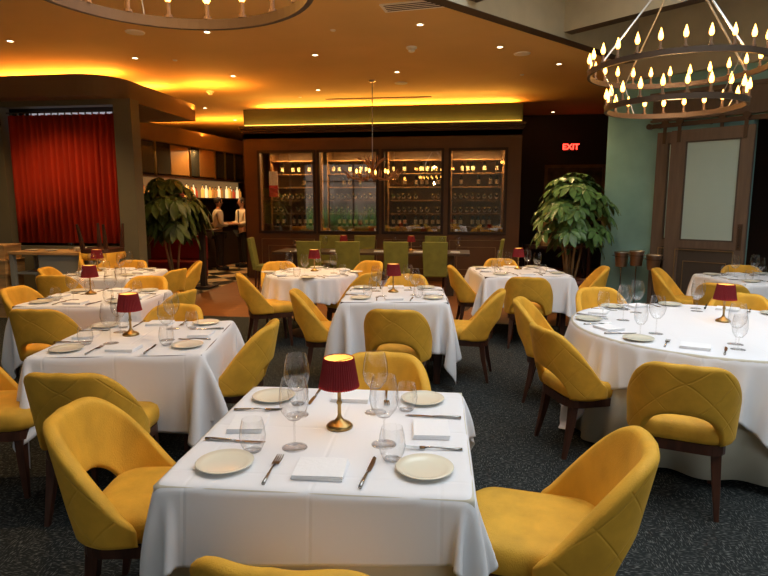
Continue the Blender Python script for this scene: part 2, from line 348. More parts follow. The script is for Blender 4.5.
o = mb.add(v, f).build('fabric', m_curtain, t, smooth=True); md = o.modifiers.new('s', 'SOLIDIFY'); md.thickness = .006
MB().tube([(-6.98, 8.24, 2.97), (-5.14, 8.24, 2.97)], .012).build('curtain_rod', m_steel, t)
for i in range(16): MB().lathe([(.0, .0), (.012, 0), (.012, .03), (0, .03)], 6).build('curtain_ring', m_steel, t, loc=(-6.9 + i * .112, 8.24, 2.93))
tag(MB().box(-6.96, -5.32, 8.7, 8.74, 2.75, 3.05).build('glow_panel', mat('daylight glow', (.5, .5, .5), emit=(.75, .72, .8), es=.45)), 'pale glowing strip standing in for daylight above the red curtain', 'light')  # glowing board set behind the curtain in place of daylight

# bar wall (runs away from the room)
BA = Vector((-7.16, 12.1, 0)); BB = Vector((-6.45, 17.0, 0)); bl = (BB - BA).length
MBAR = Matrix.Translation(BA) @ Matrix.Rotation(math.atan2(BB.y - BA.y, BB.x - BA.x), 4, 'Z')     # local x along the wall, -y towards the room
def barbox(mb, x0, x1, y0, y1, z0, z1, mi=0): return mb.box(x0, x1, y0, y1, z0, z1, mi, MBAR)
struct(barbox(MB(), -1.8, bl, .38, .5, 0, 3.03).build('wall_bar', m_dark))
struct(barbox(MB(), -1.8, bl, 0, .5, 3.03, 3.42).build('trim_11', m_soffit))
m_barpanel = mat('golden brown cabinet panel', (.24, .12, .035), .4, var=.1)
t = empty('bar_cabinet', (0, 0, 0), 0, 'long mirrored overhead bar cabinet above the lit bottle shelf', 'cabinet')
barbox(MB(), -.3, bl - .1, .06, .37, 2.27, 3.02).build('body', m_dark, t)
for i, (a, b_, m_) in enumerate(((-.25, .62, m_mirror), (.72, 1.2, m_mirror), (1.22, 1.95, m_barpanel), (2.05, 2.4, m_mirror), (2.42, 3.1, m_barpanel), (3.2, 3.6, m_mirror), (3.68, 4.1, m_mirror), (4.18, 4.6, m_mirror))):
    d = barbox(MB(), a, b_, .03, .058, 2.3, 3.0).build('door', m_, t)
for x in (.65, 2.0, 3.14, 3.64, 4.14): barbox(MB(), x - .02, x + .02, .01, .06, 2.27, 3.02).build('mullion', m_brass, t)
t = empty('bottle_shelf', (0, 0, 0), 0, 'dark bar shelf carrying rows of glowing bottles under mirrored cabinets', 'shelf')
barbox(MB(), -.3, bl - .1, .02, .37, 1.72, 1.76).build('shelf_board', m_walnut, t)
barbox(MB(), -.3, bl - .1, .35, .37, 1.76, 2.26).build('glow_panel', m_glow, t)
barbox(MB(), -.3, bl - .1, .02, .37, 2.22, 2.26).build('shelf_top', m_walnut, t)
def mk_spirit(m_, h, r_):
    def g():
        t = empty('liquor_bottle'); MB().lathe([(0, 0), (r_, 0), (r_, h * .62), (r_ * .35, h * .75), (r_ * .32, h * .95)], 10).build('bottle_body', m_, t, smooth=True)
        MB().lathe([(r_ * .4, h * .93), (r_ * .4, h), (0, h)], 8).build('cap', m_dark, t); return t
    return g
sp = [Kind(mk_spirit(m_liq[i], h, r_)) for i, (h, r_) in enumerate(((.32, .045), (.27, .05), (.36, .042), (.30, .055)))]
names = ['amber', 'red', 'pale yellow', 'copper brown']
nth = ['first', 'second', 'third', 'fourth', 'fifth', 'sixth', 'seventh', 'eighth', 'ninth', 'tenth', 'eleventh', 'twelfth', 'thirteenth', 'fourteenth', 'fifteenth', 'sixteenth', 'seventeenth', 'eighteenth', 'nineteenth', 'twentieth']
x = -.2; i = 0; cnt = {}
while x < bl - .25:
    j = rnd.choice([0, 0, 1, 2, 3]); p = MBAR @ Vector((x, rnd.uniform(.1, .25), 1.76)); place = 'left end' if x < 1.6 else ('middle' if x < 3.2 else 'right end')
    sp[j].put(p, 0, '%s liquor bottle, %s such on the %s of bar shelf' % (names[j], nth[cnt.setdefault((j, place), 0)], place), 'bottle', '%s bottles on %s of the bar shelf' % (names[j], place)); x += rnd.uniform(.1, .15); cnt[(j, place)] += 1
t = empty('bar_counter', (0, 0, 0), 0, 'dark bar counter in front of the bottle shelf', 'bar counter')
barbox(MB(), -.8, bl - .8, -.62, -.05, 0, 1.06).build('counter_body', m_dark, t); barbox(MB(), -.85, bl - .75, -.68, 0, 1.06, 1.1).build('worktop', m_walnut, t)
struct(MB().box(-4.76, -4.66, 12.2, 19, 0, 3.2).build('wall_passage', m_dark))

# teal wall with sliding doors: local x along wall, -y to the room
WD = math.atan2(-.625, .78); MW = Matrix.Translation((2.14, 9.45, 0)) @ Matrix.Rotation(WD, 4, 'Z')
def wb(mb, x0, x1, y0, y1, z0, z1, mi=0): return mb.box(x0, x1, y0, y1, z0, z1, mi, MW)
mb = MB(); wb(mb, 0, 1.95, 0, .2, 0, 3.38); wb(mb, 1.95, 3.4, 0, .2, 2.7, 3.38); wb(mb, 3.4, 6.5, 0, .2, 0, 3.38)
struct(mb.build('wall_teal', m_teal))
mb = MB(); wb(mb, -.05, 6.5, -.08, .25, 3.38, 4.4); struct(mb.build('trim_12', m_beamface))
mb = MB(); wb(mb, .68, 6.5, -.05, 0, 2.78, 3.1); wb(mb, .64, 6.5, -.08, 0, 3.1, 3.15); wb(mb, .66, 6.5, -.065, 0, 2.75, 2.78)
struct(mb.build('trim_13', m_door))
mb = MB(); wb(mb, 1.0, 6.5, 2.6, 2.7, 0, 3.4); struct(mb.build('wall_side_room', m_dark))
mb = MB(); wb(mb, 0, 6.5, .2, 2.6, 3.3, 3.4); struct(mb.build('ceiling_side_room', m_dark))
def leaf_door(x0, x1, y, label, lowfull):
    t = empty('sliding_door', tuple(MW @ Vector(((x0 + x1) / 2, y, .02))), WD, label, 'door', 'sliding barn doors')
    w_ = (x1 - x0) / 2; H_ = 2.57; st = lowfull
    mb = MB()
    for a in ((-w_, -w_ + st, 0, H_), (w_ - .14, w_, 0, H_), (-w_ + st, w_ - .14, H_ - .15, H_), (-w_ + st, w_ - .14, .98, 1.08)): mb.box(a[0], a[1], -.03, .03, a[2], a[3])
    mb.box(-w_ + st, w_ - .14, -.03, .03, 0, .12)
    mb.build('frame', m_door, t)
    MB().box(-w_ + st, w_ - .14, -.018, .018, .12, .98).build('lower_panel', m_doorlow, t)
    mb = MB(); brass_rect(mb, -w_ + st - .04, w_ - .12, .08, .96, -.03); brass_rect(mb, -w_ + st + .07, w_ - .2, .2, .80, -.018, .007)
    mb.build('moulding', m_gilt, t)
    MB().box(-w_ + st, w_ - .14, -.008, .008, 1.08, H_ - .15).build('glass_panel', m_frost, t)
    mb = MB()
    for a in ((-w_ + st, -w_ + st + .02, 1.08, H_ - .15), (w_ - .16, w_ - .14, 1.08, H_ - .15), (-w_ + st, w_ - .14, 1.08, 1.1), (-w_ + st, w_ - .14, H_ - .17, H_ - .15)): mb.box(a[0], a[1], -.022, -.008, a[2], a[3])
    mb.build('glazing_bead', m_doorlow, t)
    for x in (-w_ + .1, w_ - .1):
        h = MB().box(x - .022, x + .022, -.045, -.031, H_ - .16, H_ + .13).build('hanger', m_iron, t)
        mb = MB()
        for z in (H_ - .12, H_ - .05): mb.lathe([(0, 0), (.012, 0), (.012, .012), (0, .012)], 8, c=(0, 0, 0)); 
        mb = MB(); mb.tube([(x, -.065, H_ + .12), (x, -.03, H_ + .12)], .045, 16); mb.build('roller', m_iron, h)
    mb = MB(); mb.tube([(w_ - .07, -.03, 1.02), (w_ - .07, -.075, 1.04), (w_ - .07, -.075, 1.26), (w_ - .07, -.03, 1.28)], .011); mb.box(w_ - .1, w_ - .04, -.036, -.03, .98, 1.32)
    mb.build('handle', m_iron, t)
    return t
leaf_door(.80, 1.72, -.1, 'brown sliding barn door leaf mostly hidden behind the front leaf', .15)
leaf_door(1.03, 2.03, -.2, 'brown sliding barn door with tall frosted glass and gilt framed lower panel', .19)
t = empty('door_rail', tuple(MW @ Vector((.70, -.15, 2.68))), WD, 'dark metal rail with brackets carrying the sliding doors', 'rail')
MB().box(0, 2.9, -.018, -.006, -.03, .03).build('rail_bar', m_iron, t)
for x in (.08, .75, 1.4, 2.1): MB().tube([(x, -.02, 0), (x, .15, 0)], .02, 10).build('standoff', m_iron, t)
MB().tube([(0, -.05, 0), (0, .02, 0)], .04, 12).build('end_stop', m_iron, t)

# ------------------------------------------------------------------ ceiling fittings
def P2(x, y, z):
    f = 577.; a = R(8.3); b_ = R(7.9); cx = (x - 384) / f; cy = (288 - y) / f; fw = math.cos(a) + cy * math.sin(a); up = -math.sin(a) + cy * math.cos(a)
    X = cx * math.cos(b_) - fw * math.sin(b_); Y = cx * math.sin(b_) + fw * math.cos(b_); t = (z - 1.6) / up; return Vector((X * t, Y * t, z))
def mk_down():
    t = empty('downlight'); MB().lathe([(.035, -.004), (.05, -.006), (.055, 0)], 20).build('trim_ring', m_white, t, smooth=True)
    MB().lathe([(0, -.003), (.036, -.003)], 16).build('lens', m_lens, t); return t
K = Kind(mk_down)
for i, (x, y, d) in enumerate([(61, 3, 'nearest the chandelier at the upper left corner'), (10, 41, 'far left above the curtained bay'), (207, 32, 'just below the cropped ring chandelier'), (135, 58, 'close to the round speaker and left cove'),
        (233, 76, 'in the middle of the ceiling left of the antler chandelier'), (205, 108, 'beside the smoke detector towards the bar'), (235, 120, 'farthest back beside the wine cellar bulkhead'), (420, 24.5, 'next to the slatted air vent'), (315, 55, 'midway between ring chandelier and antler chandelier'),
        (397, 72, 'above the flat speaker near the cellar'), (318, 90, 'left of the antler chandelier rod'), (500, 47, 'next to the speaker by the dark beam'), (559, 64, 'closest to the dark beam over the plant'), (553, 112, 'above the exit sign')]):
    K.put(P2(x, y, CZ), 0, 'small round lit downlight ' + d, 'ceiling light', 'ceiling downlights')
def mk_speaker():
    t = empty('ceiling_speaker'); MB().lathe([(0, -.012), (.10, -.012)], 24).build('grille', m_white, t); MB().lathe([(.10, -.013), (.115, -.01), (.12, 0)], 24).build('rim', m_white, t, smooth=True); return t
K = Kind(mk_speaker)
for x, y, d in [(135, 32, 'near the left cove'), (401, 83, 'near the antler chandelier'), (522, 53.5, 'beside the dark ceiling beam')]: K.put(P2(x, y, CZ), 0, 'round white ceiling speaker ' + d, 'speaker', 'ceiling speakers')
def mk_smoke():
    t = empty('smoke_detector'); MB().lathe([(.075, 0), (.075, -.02), (.06, -.03)], 20).build('base', m_white, t, smooth=True); MB().lathe([(.045, -.03), (.045, -.06), (.03, -.07), (0, -.07)], 20).build('sensor_cap', m_white, t, smooth=True); return t
K = Kind(mk_smoke)
for x, y, d in [(210, 91, 'by the bar cove'), (411.6, 47, 'between the air vent and the flat speaker')]: K.put(P2(x, y, CZ), 0, 'white domed smoke detector ' + d, 'smoke detector')
K = Kind(lambda: MB().lathe([(.0, -.012), (.03, -.012), (.036, 0)], 14).build('sprinkler_plate', m_white))
for x, y, d in [(175, 60, 'left of centre of the ceiling'), (333, 30, 'near the ring chandelier'), (300, 97, 'close to the cellar bulkhead'), (522, 74.6, 'towards the exit sign')]: K.put(P2(x, y, CZ - .001), 0, 'tiny round sprinkler cover plate ' + d, 'sprinkler')
t = empty('air_vent', P2(414, 5, CZ), R(-8), 'rectangular white slatted air vent in the ochre ceiling', 'vent')
MB().box(-.36, .36, -.13, .13, -.012, 0).build('vent_frame', m_white, t)
for i in range(4): MB().box(-.32, .32, -.1 + i * .055, -.085 + i * .055, -.016, -.0125).build('slot', m_dark, t)
t = empty('slot_diffuser', P2(378, 98, CZ), 0, 'thin linear slot diffuser in front of the wine cellar', 'vent'); MB().box(-1.1, 1.1, -.05, .05, -.008, 0).build('diffuser_frame', m_soffit, t); MB().box(-1.05, 1.05, -.02, .02, -.012, -.009).build('slot', m_dark, t)

# ------------------------------------------------------------------ ring chandeliers
def mk_ring():
    t = empty('ring_chandelier')
    def ring(name, z, r_, n_):
        o = MB().lathe([(r_ - .012, 0), (r_ + .012, 0), (r_ + .012, .045), (r_ - .012, .045), (r_ - .012, 0)], 72).build(name, m_iron, t)
        for i in range(n_):
            a = 2 * PI * (i + .5) / n_; x, y = r_ * math.cos(a), r_ * math.sin(a)
            c = MB().lathe([(.0, .0), (.02, .0), (.02, .012), (.010, .014), (.010, .07), (0, .07)], 10).build('candle', m_ivory, t, loc=(x, y, z + .045))
            MB().lathe([(.008, .07), (.018, .086), (.019, .104), (.010, .135), (.0, .165)], 8).build('flame_bulb', m_flame, c, smooth=True)
        o.location.z = z
    ring('upper_ring', 2.73, .72, 26); ring('lower_ring', 2.42, .56, 20)
    for i in range(4):
        a = R(20 + 90 * i); ca, sa = math.cos(a), math.sin(a)
        MB().tube([(.72 * ca, .72 * sa, 2.775), (.02 * ca, .02 * sa, 3.64)], .008, 6).build('suspension_rod', m_rod, t)
        MB().tube([(.56 * ca, .56 * sa, 2.465), (.72 * ca, .72 * sa, 2.73)], .004, 6).build('link_rod', m_rod, t)
    for z_ in (2.95, 2.35):
        l_ = bpy.data.lights.new('chandelier_fill', 'POINT'); l_.energy = 14; l_.color = (1, .60, .25); l_.shadow_soft_size = .04; lo = bpy.data.objects.new('chandelier_fill', l_); C.objects.link(lo); lo.parent = t; lo.location = (0, 0, z_)  # added fill points on the axis, besides the glowing candle bulbs
    MB().lathe([(0, 3.60), (.04, 3.61), (.04, 3.66), (.012, 3.68), (.012, 4.38), (.07, 4.38), (.07, 4.4)], 16).build('ceiling_mount', m_iron, t); return t
K = Kind(mk_ring)
K.put((1.80, 5.55, 0), 0, 'two tier iron ring chandelier fully in view before the teal wall', 'chandelier', 'ring chandeliers')
K.put((-1.15, 2.2, 0), .3, 'iron ring chandelier cut off by the top edge over the nearest tables', 'chandelier', 'ring chandeliers')
# antler chandelier
t = empty('antler_chandelier', (-1.66, 10.45, 0), 0, 'antler chandelier with glowing candles hanging before the wine cellar', 'chandelier')
MB().tube([(0, 0, CZ), (0, 0, 2.35)], .009, 8).build('hanging_rod', m_rod, t); MB().lathe([(.06, CZ), (.05, CZ - .03), (0, CZ - .035)], 16).build('canopy', m_rod, t)
MB().lathe([(0, 2.05), (.03, 2.06), (.045, 2.15), (.02, 2.3), (.012, 2.4)], 12).build('hub', m_antler, t, smooth=True)
r2 = random.Random(3)
for i in range(9):
    a = 2 * PI * i / 9 + .2; d = Vector((math.cos(a), math.sin(a), 0)); mb = MB()
    pts = [d * .03 + Vector((0, 0, 2.1)), d * .2 + Vector((0, 0, 2.03)), d * .4 + Vector((0, 0, 2.06)), d * .56 + Vector((0, 0, 2.2))]
    mb.tube(pts, [.02, .018, .014, .004], 6)
    for q in (.2, .33, .45):
        s_ = Vector((-d.y, d.x, 0)) * r2.uniform(-.08, .08); mb.tube([d * q + Vector((0, 0, 2.04)), d * (q + .03) + s_ + Vector((0, 0, 2.12)), d * (q + .02) + s_ * 1.2 + Vector((0, 0, 2.2))], [.012, .009, .002], 6)
    mb.build('antler', m_antler, t, smooth=True)
    mb = MB(); mb.tube([(d * .03) + Vector((0, 0, 2.2)), d * .12 + Vector((0, 0, 2.32)), d * .2 + Vector((0, 0, 2.38)), d * .3 + Vector((0, 0, 2.42))], [.014, .012, .009, .003], 6)
    mb.tube([d * .12 + Vector((0, 0, 2.32)), d * .12 + Vector((0, 0, 2.47))], [.008, .002], 6); mb.build('antler', m_antler, t, smooth=True)
for i in range(6):
    a = 2 * PI * i / 6 + .5; x, y = .3 * math.cos(a), .3 * math.sin(a)
    c = MB().lathe([(0, 2.04), (.02, 2.05), (.011, 2.07), (.011, 2.14), (0, 2.14)], 8).build('candle', m_ivory, t, loc=(x, y, 0))
    MB().lathe([(.007, 2.14), (.02, 2.165), (.016, 2.19), (0, 2.22)], 8).build('flame_bulb', m_flame, c, smooth=True)

# ------------------------------------------------------------------ exit sign, picture
t = empty('exit_sign', (2.53, 14.93, 2.97), 0, 'small red lit exit sign on the dark recess wall', 'exit sign')
MB().box(-.2, .2, -.02, .03, -.11, .11).build('sign_housing', m_dark, t)
cu = bpy.data.curves.new('lettering', 'FONT'); cu.body = 'EXIT'; cu.size = .19; cu.align_x = 'CENTER'; cu.align_y = 'CENTER'; cu.extrude = .004; cu.offset = .004; cu.materials.append(m_exit)
tmp = bpy.data.objects.new('tmp', cu); me_ = bpy.data.meshes.new_from_object(tmp); bpy.data.objects.remove(tmp); o = bpy.data.objects.new('lettering', me_); C.objects.link(o); o.parent = t; o.location = (0, -.027, 0); o.rotation_euler = (R(90), 0, 0)
t = empty('picture', (2.66, 14.98, 1.95), 0, 'brown framed picture on the dark wall behind the tall plant', 'picture')
mb = MB()
for q in ((-.72, .72, .53, .6), (-.72, .72, -.6, -.53), (-.72, -.65, -.6, .6), (.65, .72, -.6, .6)): mb.box(q[0], q[1], -.05, 0, q[2], q[3])
mb.build('picture_frame', m_rackwood, t); MB().box(-.65, .65, -.02, -.01, -.53, .53).build('print', mat('dim abstract print', (.10, .06, .035), .6, var=.7, vscale=4), t)

# ------------------------------------------------------------------ cellar contents
def mk_wine():
    t = empty('wine_bottle'); MB().lathe([(0, 0), (.037, 0), (.038, .19), (.03, .215), (.014, .24), (.014, .26)], 10).build('bottle_body', m_bottle, t, smooth=True)
    MB().lathe([(.016, .25), (.016, .30), (0, .30)], 8).build('foil', m_brass, t); MB().lathe([(.0385, .06), (.0385, .15)], 10).build('paper_label', m_label, t, smooth=True); return t
KW = Kind(mk_wine); ordn = ['leftmost', 'second', 'third', 'rightmost']
for w_i, (a, b_) in enumerate(wins):
    t = empty('wine_rack', ((a + b_) / 2, 13.0, 0), 0, 'wooden wine rack behind the %s cellar window' % ordn[w_i], 'wine rack', 'cellar wine racks')
    hw = (b_ - a) / 2 + .02
    mb = MB(); mb.box(-hw, hw, .26, .29, .9, 2.9); mb.build('back_panel', m_rackwood, t)
    for x in (-hw, hw - .03): MB().box(x, x + .03, -.25, .26, .9, 2.9).build('side_panel', m_rackwood, t)
    for r_i in range(6):
        z = 1.1 + .29 * r_i
        MB().box(-hw + .03, hw - .03, -.25, .26, z - .02, z).build('shelf', m_rackwood, t)
        if r_i == 5: continue
        nb = int((b_ - a) / .125)
        for k in range(nb):
            if rnd.random() < (.12 if r_i < 3 else .4): continue
            x = a + .09 + k * .125 + rnd.uniform(-.01, .01); lying = r_i in (1, 2)
            lab = '%s wine bottle, %s from left, %s rack shelf behind the %s cellar window' % ('slanted' if lying else 'upright', nth[k], ['lowest', 'second', 'third', 'fourth', 'fifth'][r_i], ordn[w_i])
            KW.put((x, 12.9, z + (.045 if lying else .001)), 0, lab, 'bottle', 'wine bottles on row %d behind %s window' % (r_i + 1, ordn[w_i]), rot=(R(72), 0, 0) if lying else (0, 0, 0))
tag(MB().box(-4.25, -4.05, 12.35, 12.36, 1.75, 2.3).add([(-4.25, 12.34, 1.75), (-4.05, 12.34, 1.75), (-4.05, 12.34, 2.0), (-4.25, 12.34, 2.0)], [(0, 1, 2, 3)], 1).build('poster', [mat('white poster', (.6, .55, .55)), mat('red poster', (.5, .03, .04))]), 'white and red poster behind the leftmost cellar window', 'poster')

# ------------------------------------------------------------------ chair
ZT_FIT = np.polyfit([0, .15, .33, .49, .62, .72, .82, .89, .95, 1], [.828, .826, .815, .785, .735, .675, .61, .56, .51, .455], 5)
def mk_chair():
    t = empty('dining_chair')
    # seat
    mb = MB(); prof = [(.90, .385), (.97, .395), (1, .42), (1, .45), (.97, .475), (.90, .49), (.75, .497), (.4, .5)]
    out = rr_poly(.222, .25, .10, 6); n_ = len(out); v = []; f = []
    for s_, z in prof: v += [(x * s_, y * s_ + .03, z) for x, y in out]
    for i in range(len(prof) - 1): f += [(i * n_ + k, i * n_ + (k + 1) % n_, (i + 1) * n_ + (k + 1) % n_, (i + 1) * n_ + k) for k in range(n_)]
    f += [tuple(range(n_))[::-1], tuple(range((len(prof) - 1) * n_, len(prof) * n_))]
    mb.add(v, f).build('seat', m_velvet, t, smooth=True)
    mb = MB(); mb.prism([(x, y + .02) for x, y in rr_poly(.215, .235, .09)], .335, .388).build('seat_frame', m_walnut, t)
    for sx_ in (-1, 1):
        for sy in (-1, 1):
            x, y = sx_ * .17, sy * .185 + .02; ox, oy = sx_ * .02, sy * (.02 if sy > 0 else .06)
            M0 = [(x, y, .34, .024), (x + ox * .3, y + oy * .25, .22, .021), (x + ox, y + oy, 0, .012)]; v = []
            for a, b_, z, r_ in M0: v += [(a - r_, b_ - r_, z), (a + r_, b_ - r_, z), (a + r_, b_ + r_, z), (a - r_, b_ + r_, z)]
            f = [(0, 1, 2, 3), (8, 9, 10, 11)] + [(i * 4 + k, i * 4 + (k + 1) % 4, i * 4 + 4 + (k + 1) % 4, i * 4 + 4 + k) for i in range(2) for k in range(4)]
            MB().add(v, f).build('leg', m_walnut, t, bevel=.003)
    # wrap-round shell back
    NU = 56; NV = 14; v = []; f = []; mi = []; uvs = []
    def sm(x): x = max(0, min(1, x)); return x * x * (3 - 2 * x)
    ring = 2 * NV + 8
    for i in range(NU + 1):
        tt = -1 + 2 * i / NU; at = abs(tt)
        tt = math.copysign(1 - (1 - at) ** 1.15, tt) if at else 0; at = abs(tt)
        phi = tt * R(93); e = 2 / 2.5
        c_, s_ = math.cos(phi), math.sin(phi); px = .238 * math.copysign(abs(s_) ** e, s_); py = -.25 * math.copysign(abs(c_) ** e, c_)
        zt = float(np.polyval(ZT_FIT, at))
        zb = .385 + .17 * (1 - (at / .47) ** 2) ** .55 if at < .47 else .385
        if at > .8: zb = .385 + .01 * (at - .8) / .2
        th = .026 * math.sqrt(max(.02, 1 - max(0, (at - .86) / .14) ** 2))
        nrm = Vector((px / .238 ** 2, py / .25 ** 2, 0)).normalized(); sec = []
        hv = max(.02, zt - zb)
        for k in range(ring):
            if k < NV: q = k / (NV - 1); off = th; z = zb + th * .8 + (hv - 1.6 * th) * q
            elif k < NV + 4: a = PI * (k - NV + 1) / 5; off = th * math.cos(a); z = zt - th * .8 + th * .8 * math.sin(a)
            elif k < 2 * NV + 4: q = 1 - (k - NV - 4) / (NV - 1); off = -th; z = zb + th * .8 + (hv - 1.6 * th) * q
            else: a = PI * (k - 2 * NV - 4 + 1) / 5; off = -th * math.cos(a); z = zb + th * .8 - th * .8 * math.sin(a)
            rel = (z - .39) / .44; w_ = max(0, c_) 
            x = px * (1 + .10 * rel) + nrm.x * off; y = py - .065 * rel * (w_ ** .5) - .02 * rel + nrm.y * off
            v.append((x, y, z)); uvs.append((phi * .29, z))
    for i in range(NU):
        for k in range(ring): k2 = (k + 1) % ring; f.append((i * ring + k, i * ring + k2, (i + 1) * ring + k2, (i + 1) * ring + k)); mi.append(1 if k < NV - 1 else 0)
    f += [tuple(range(ring)), tuple(range(NU * ring, (NU + 1) * ring))[::-1]]; mi += [0, 0]
    me = bpy.data.meshes.new('backrest'); me.from_pydata(v, [], f); me.materials.append(m_velvet); me.materials.append(m_quilt); me.polygons.foreach_set('material_index', mi)
    me.polygons.foreach_set('use_smooth', [True] * len(f)); ul = me.uv_layers.new(name='UVMap')
    for lp in me.loops: ul.data[lp.index].uv = uvs[lp.vertex_index]
    bm = bmesh.new(); bm.from_mesh(me); bmesh.ops.recalc_face_normals(bm, faces=bm.faces); bm.to_mesh(me); bm.free()
    o = bpy.data.objects.new('backrest', me); C.objects.link(o); o.parent = t
    return t
KC = Kind(mk_chair)
def chair(bx, by, fx, fy, label, group=None):       # bx,by: top of the back; fx,fy: facing
    d = Vector((fx, fy)).normalized(); c = Vector((bx, by)) + d * .35
    KC.put((c.x, c.y, 0), math.atan2(d.y, d.x) - PI / 2, label, 'chair', group or 'yellow velvet dining chairs')
CH = [
 (-1.53, 1.93, 1, .16, 'yellow velvet chair at left side of the nearest table, open rounded back towards us'),
 (-.40, 1.07, .02, 1, 'yellow velvet chair at the near side of the nearest table, only its top edge showing'),
 (.64, 1.91, -1, .16, 'yellow velvet chair at right of the nearest table, its seat under the cloth corner'),
 (-.41, 2.96, .03, -1, 'yellow velvet chair at the far side of the nearest table, behind the red lamp'),
 (-1.84, 2.33, -.10, 1, 'yellow velvet chair seen from behind at near side of left foreground table'),
 (-1.22, 3.62, -1, -.1, 'yellow velvet chair at right side of left foreground table'),
 (-2.20, 4.22, .0, -1, 'yellow velvet chair at far side of left foreground table'),
 (-2.95, 2.75, 1, .2, 'yellow velvet chair cut by the left edge beside left foreground table'),
 (-3.18, 3.80, -.1, 1, 'yellow quilted chair back left of left foreground table, near side of second left table'),
 (-4.25, 4.85, 1, .1, 'yellow velvet chair at the left edge beside the second left table'),
 (-2.44, 4.85, -1, .1, 'yellow velvet chair seen side on at right of second left table'),
 (-3.38, 5.86, .05, -1, 'yellow velvet chair at far side of the second left table'),
 (-5.16, 6.42, 1, .3, 'yellow velvet chair left of the farthest left table, before the sideboard'),
 (-4.50, 5.72, -.1, 1, 'yellow chair back at near side of the farthest left table'),
 (-3.36, 6.5, -1, .1, 'yellow velvet chair right of the farthest left table, rounded top only'),
 (-4.55, 7.5, 0, -1, 'yellow velvet chair at far side of the farthest left table'),
 (-3.55, 7.45, -1, -.5, 'yellow velvet chair beside the leafy plant at back left'),
 (-.51, 4.16, .03, 1, 'yellow chair seen squarely from behind at near side of the central table'),
 (-1.56, 5.02, 1, .25, 'yellow velvet chair at left side of the central table'),
 (.38, 5.28, -1, .12, 'yellow velvet chair at right side of the central table'),
 (-.62, 6.42, .0, -1, 'yellow velvet chair at the far side of the central table'),
 (-1.0, 6.48, -.9, .5, 'yellow quilted chair back between central table and round back table'),
 (-2.52, 6.12, .95, .5, 'yellow velvet chair on the left of the round back table'),
 (-2.52, 7.60, .5, -1, 'yellow velvet chair behind left of the round back table'),
 (-1.22, 7.85, -.6, -1, 'yellow velvet chair behind right of the round back table'),
 (-.20, 7.32, 1, .1, 'yellow velvet chair at left side of the table before the wine cellar'),
 (.68, 6.26, .15, 1, 'yellow diamond quilted chair back at near side of the table beside the right plant'),
 (.52, 8.45, .0, -1, 'yellow velvet chair at far side of the table beside the right plant'),
 (1.80, 7.50, -1, .05, 'yellow velvet chair at right of the table, below the potted plant'),
 (1.22, 5.62, .30, -1, 'yellow chair at far left of the big round table, wide inner back facing us'),
 (.42, 4.84, 1, -.22, 'yellow velvet chair left of the big round table, farther of the two'),
 (.47, 3.72, 1, .36, 'yellow velvet chair left of the big round table, nearer of the two'),
 (1.08, 2.88, .30, .95, 'yellow chair seen from behind at near side of the big round table'),
 (2.28, 7.38, .9, -.45, 'yellow velvet chair left of the sliding door side table, below the wine buckets'),
 (2.52, 6.02, .5, 1, 'yellow chair back between the big round table and the side table'),
 (2.42, 5.42, -.35, -1, 'yellow chair at far side of big round table behind the right red lamp'),
 (3.52, 7.95, -.2, -1, 'yellow velvet chair behind the side table in front of the sliding door'),
]
for c in CH: chair(*c)
KC.put((-4.95, 7.35, 1.33), 0, 'yellow chair turned upside down on the sideboard, legs against the curtain', 'chair', 'yellow velvet dining chairs', rot=(PI, 0, R(180)))

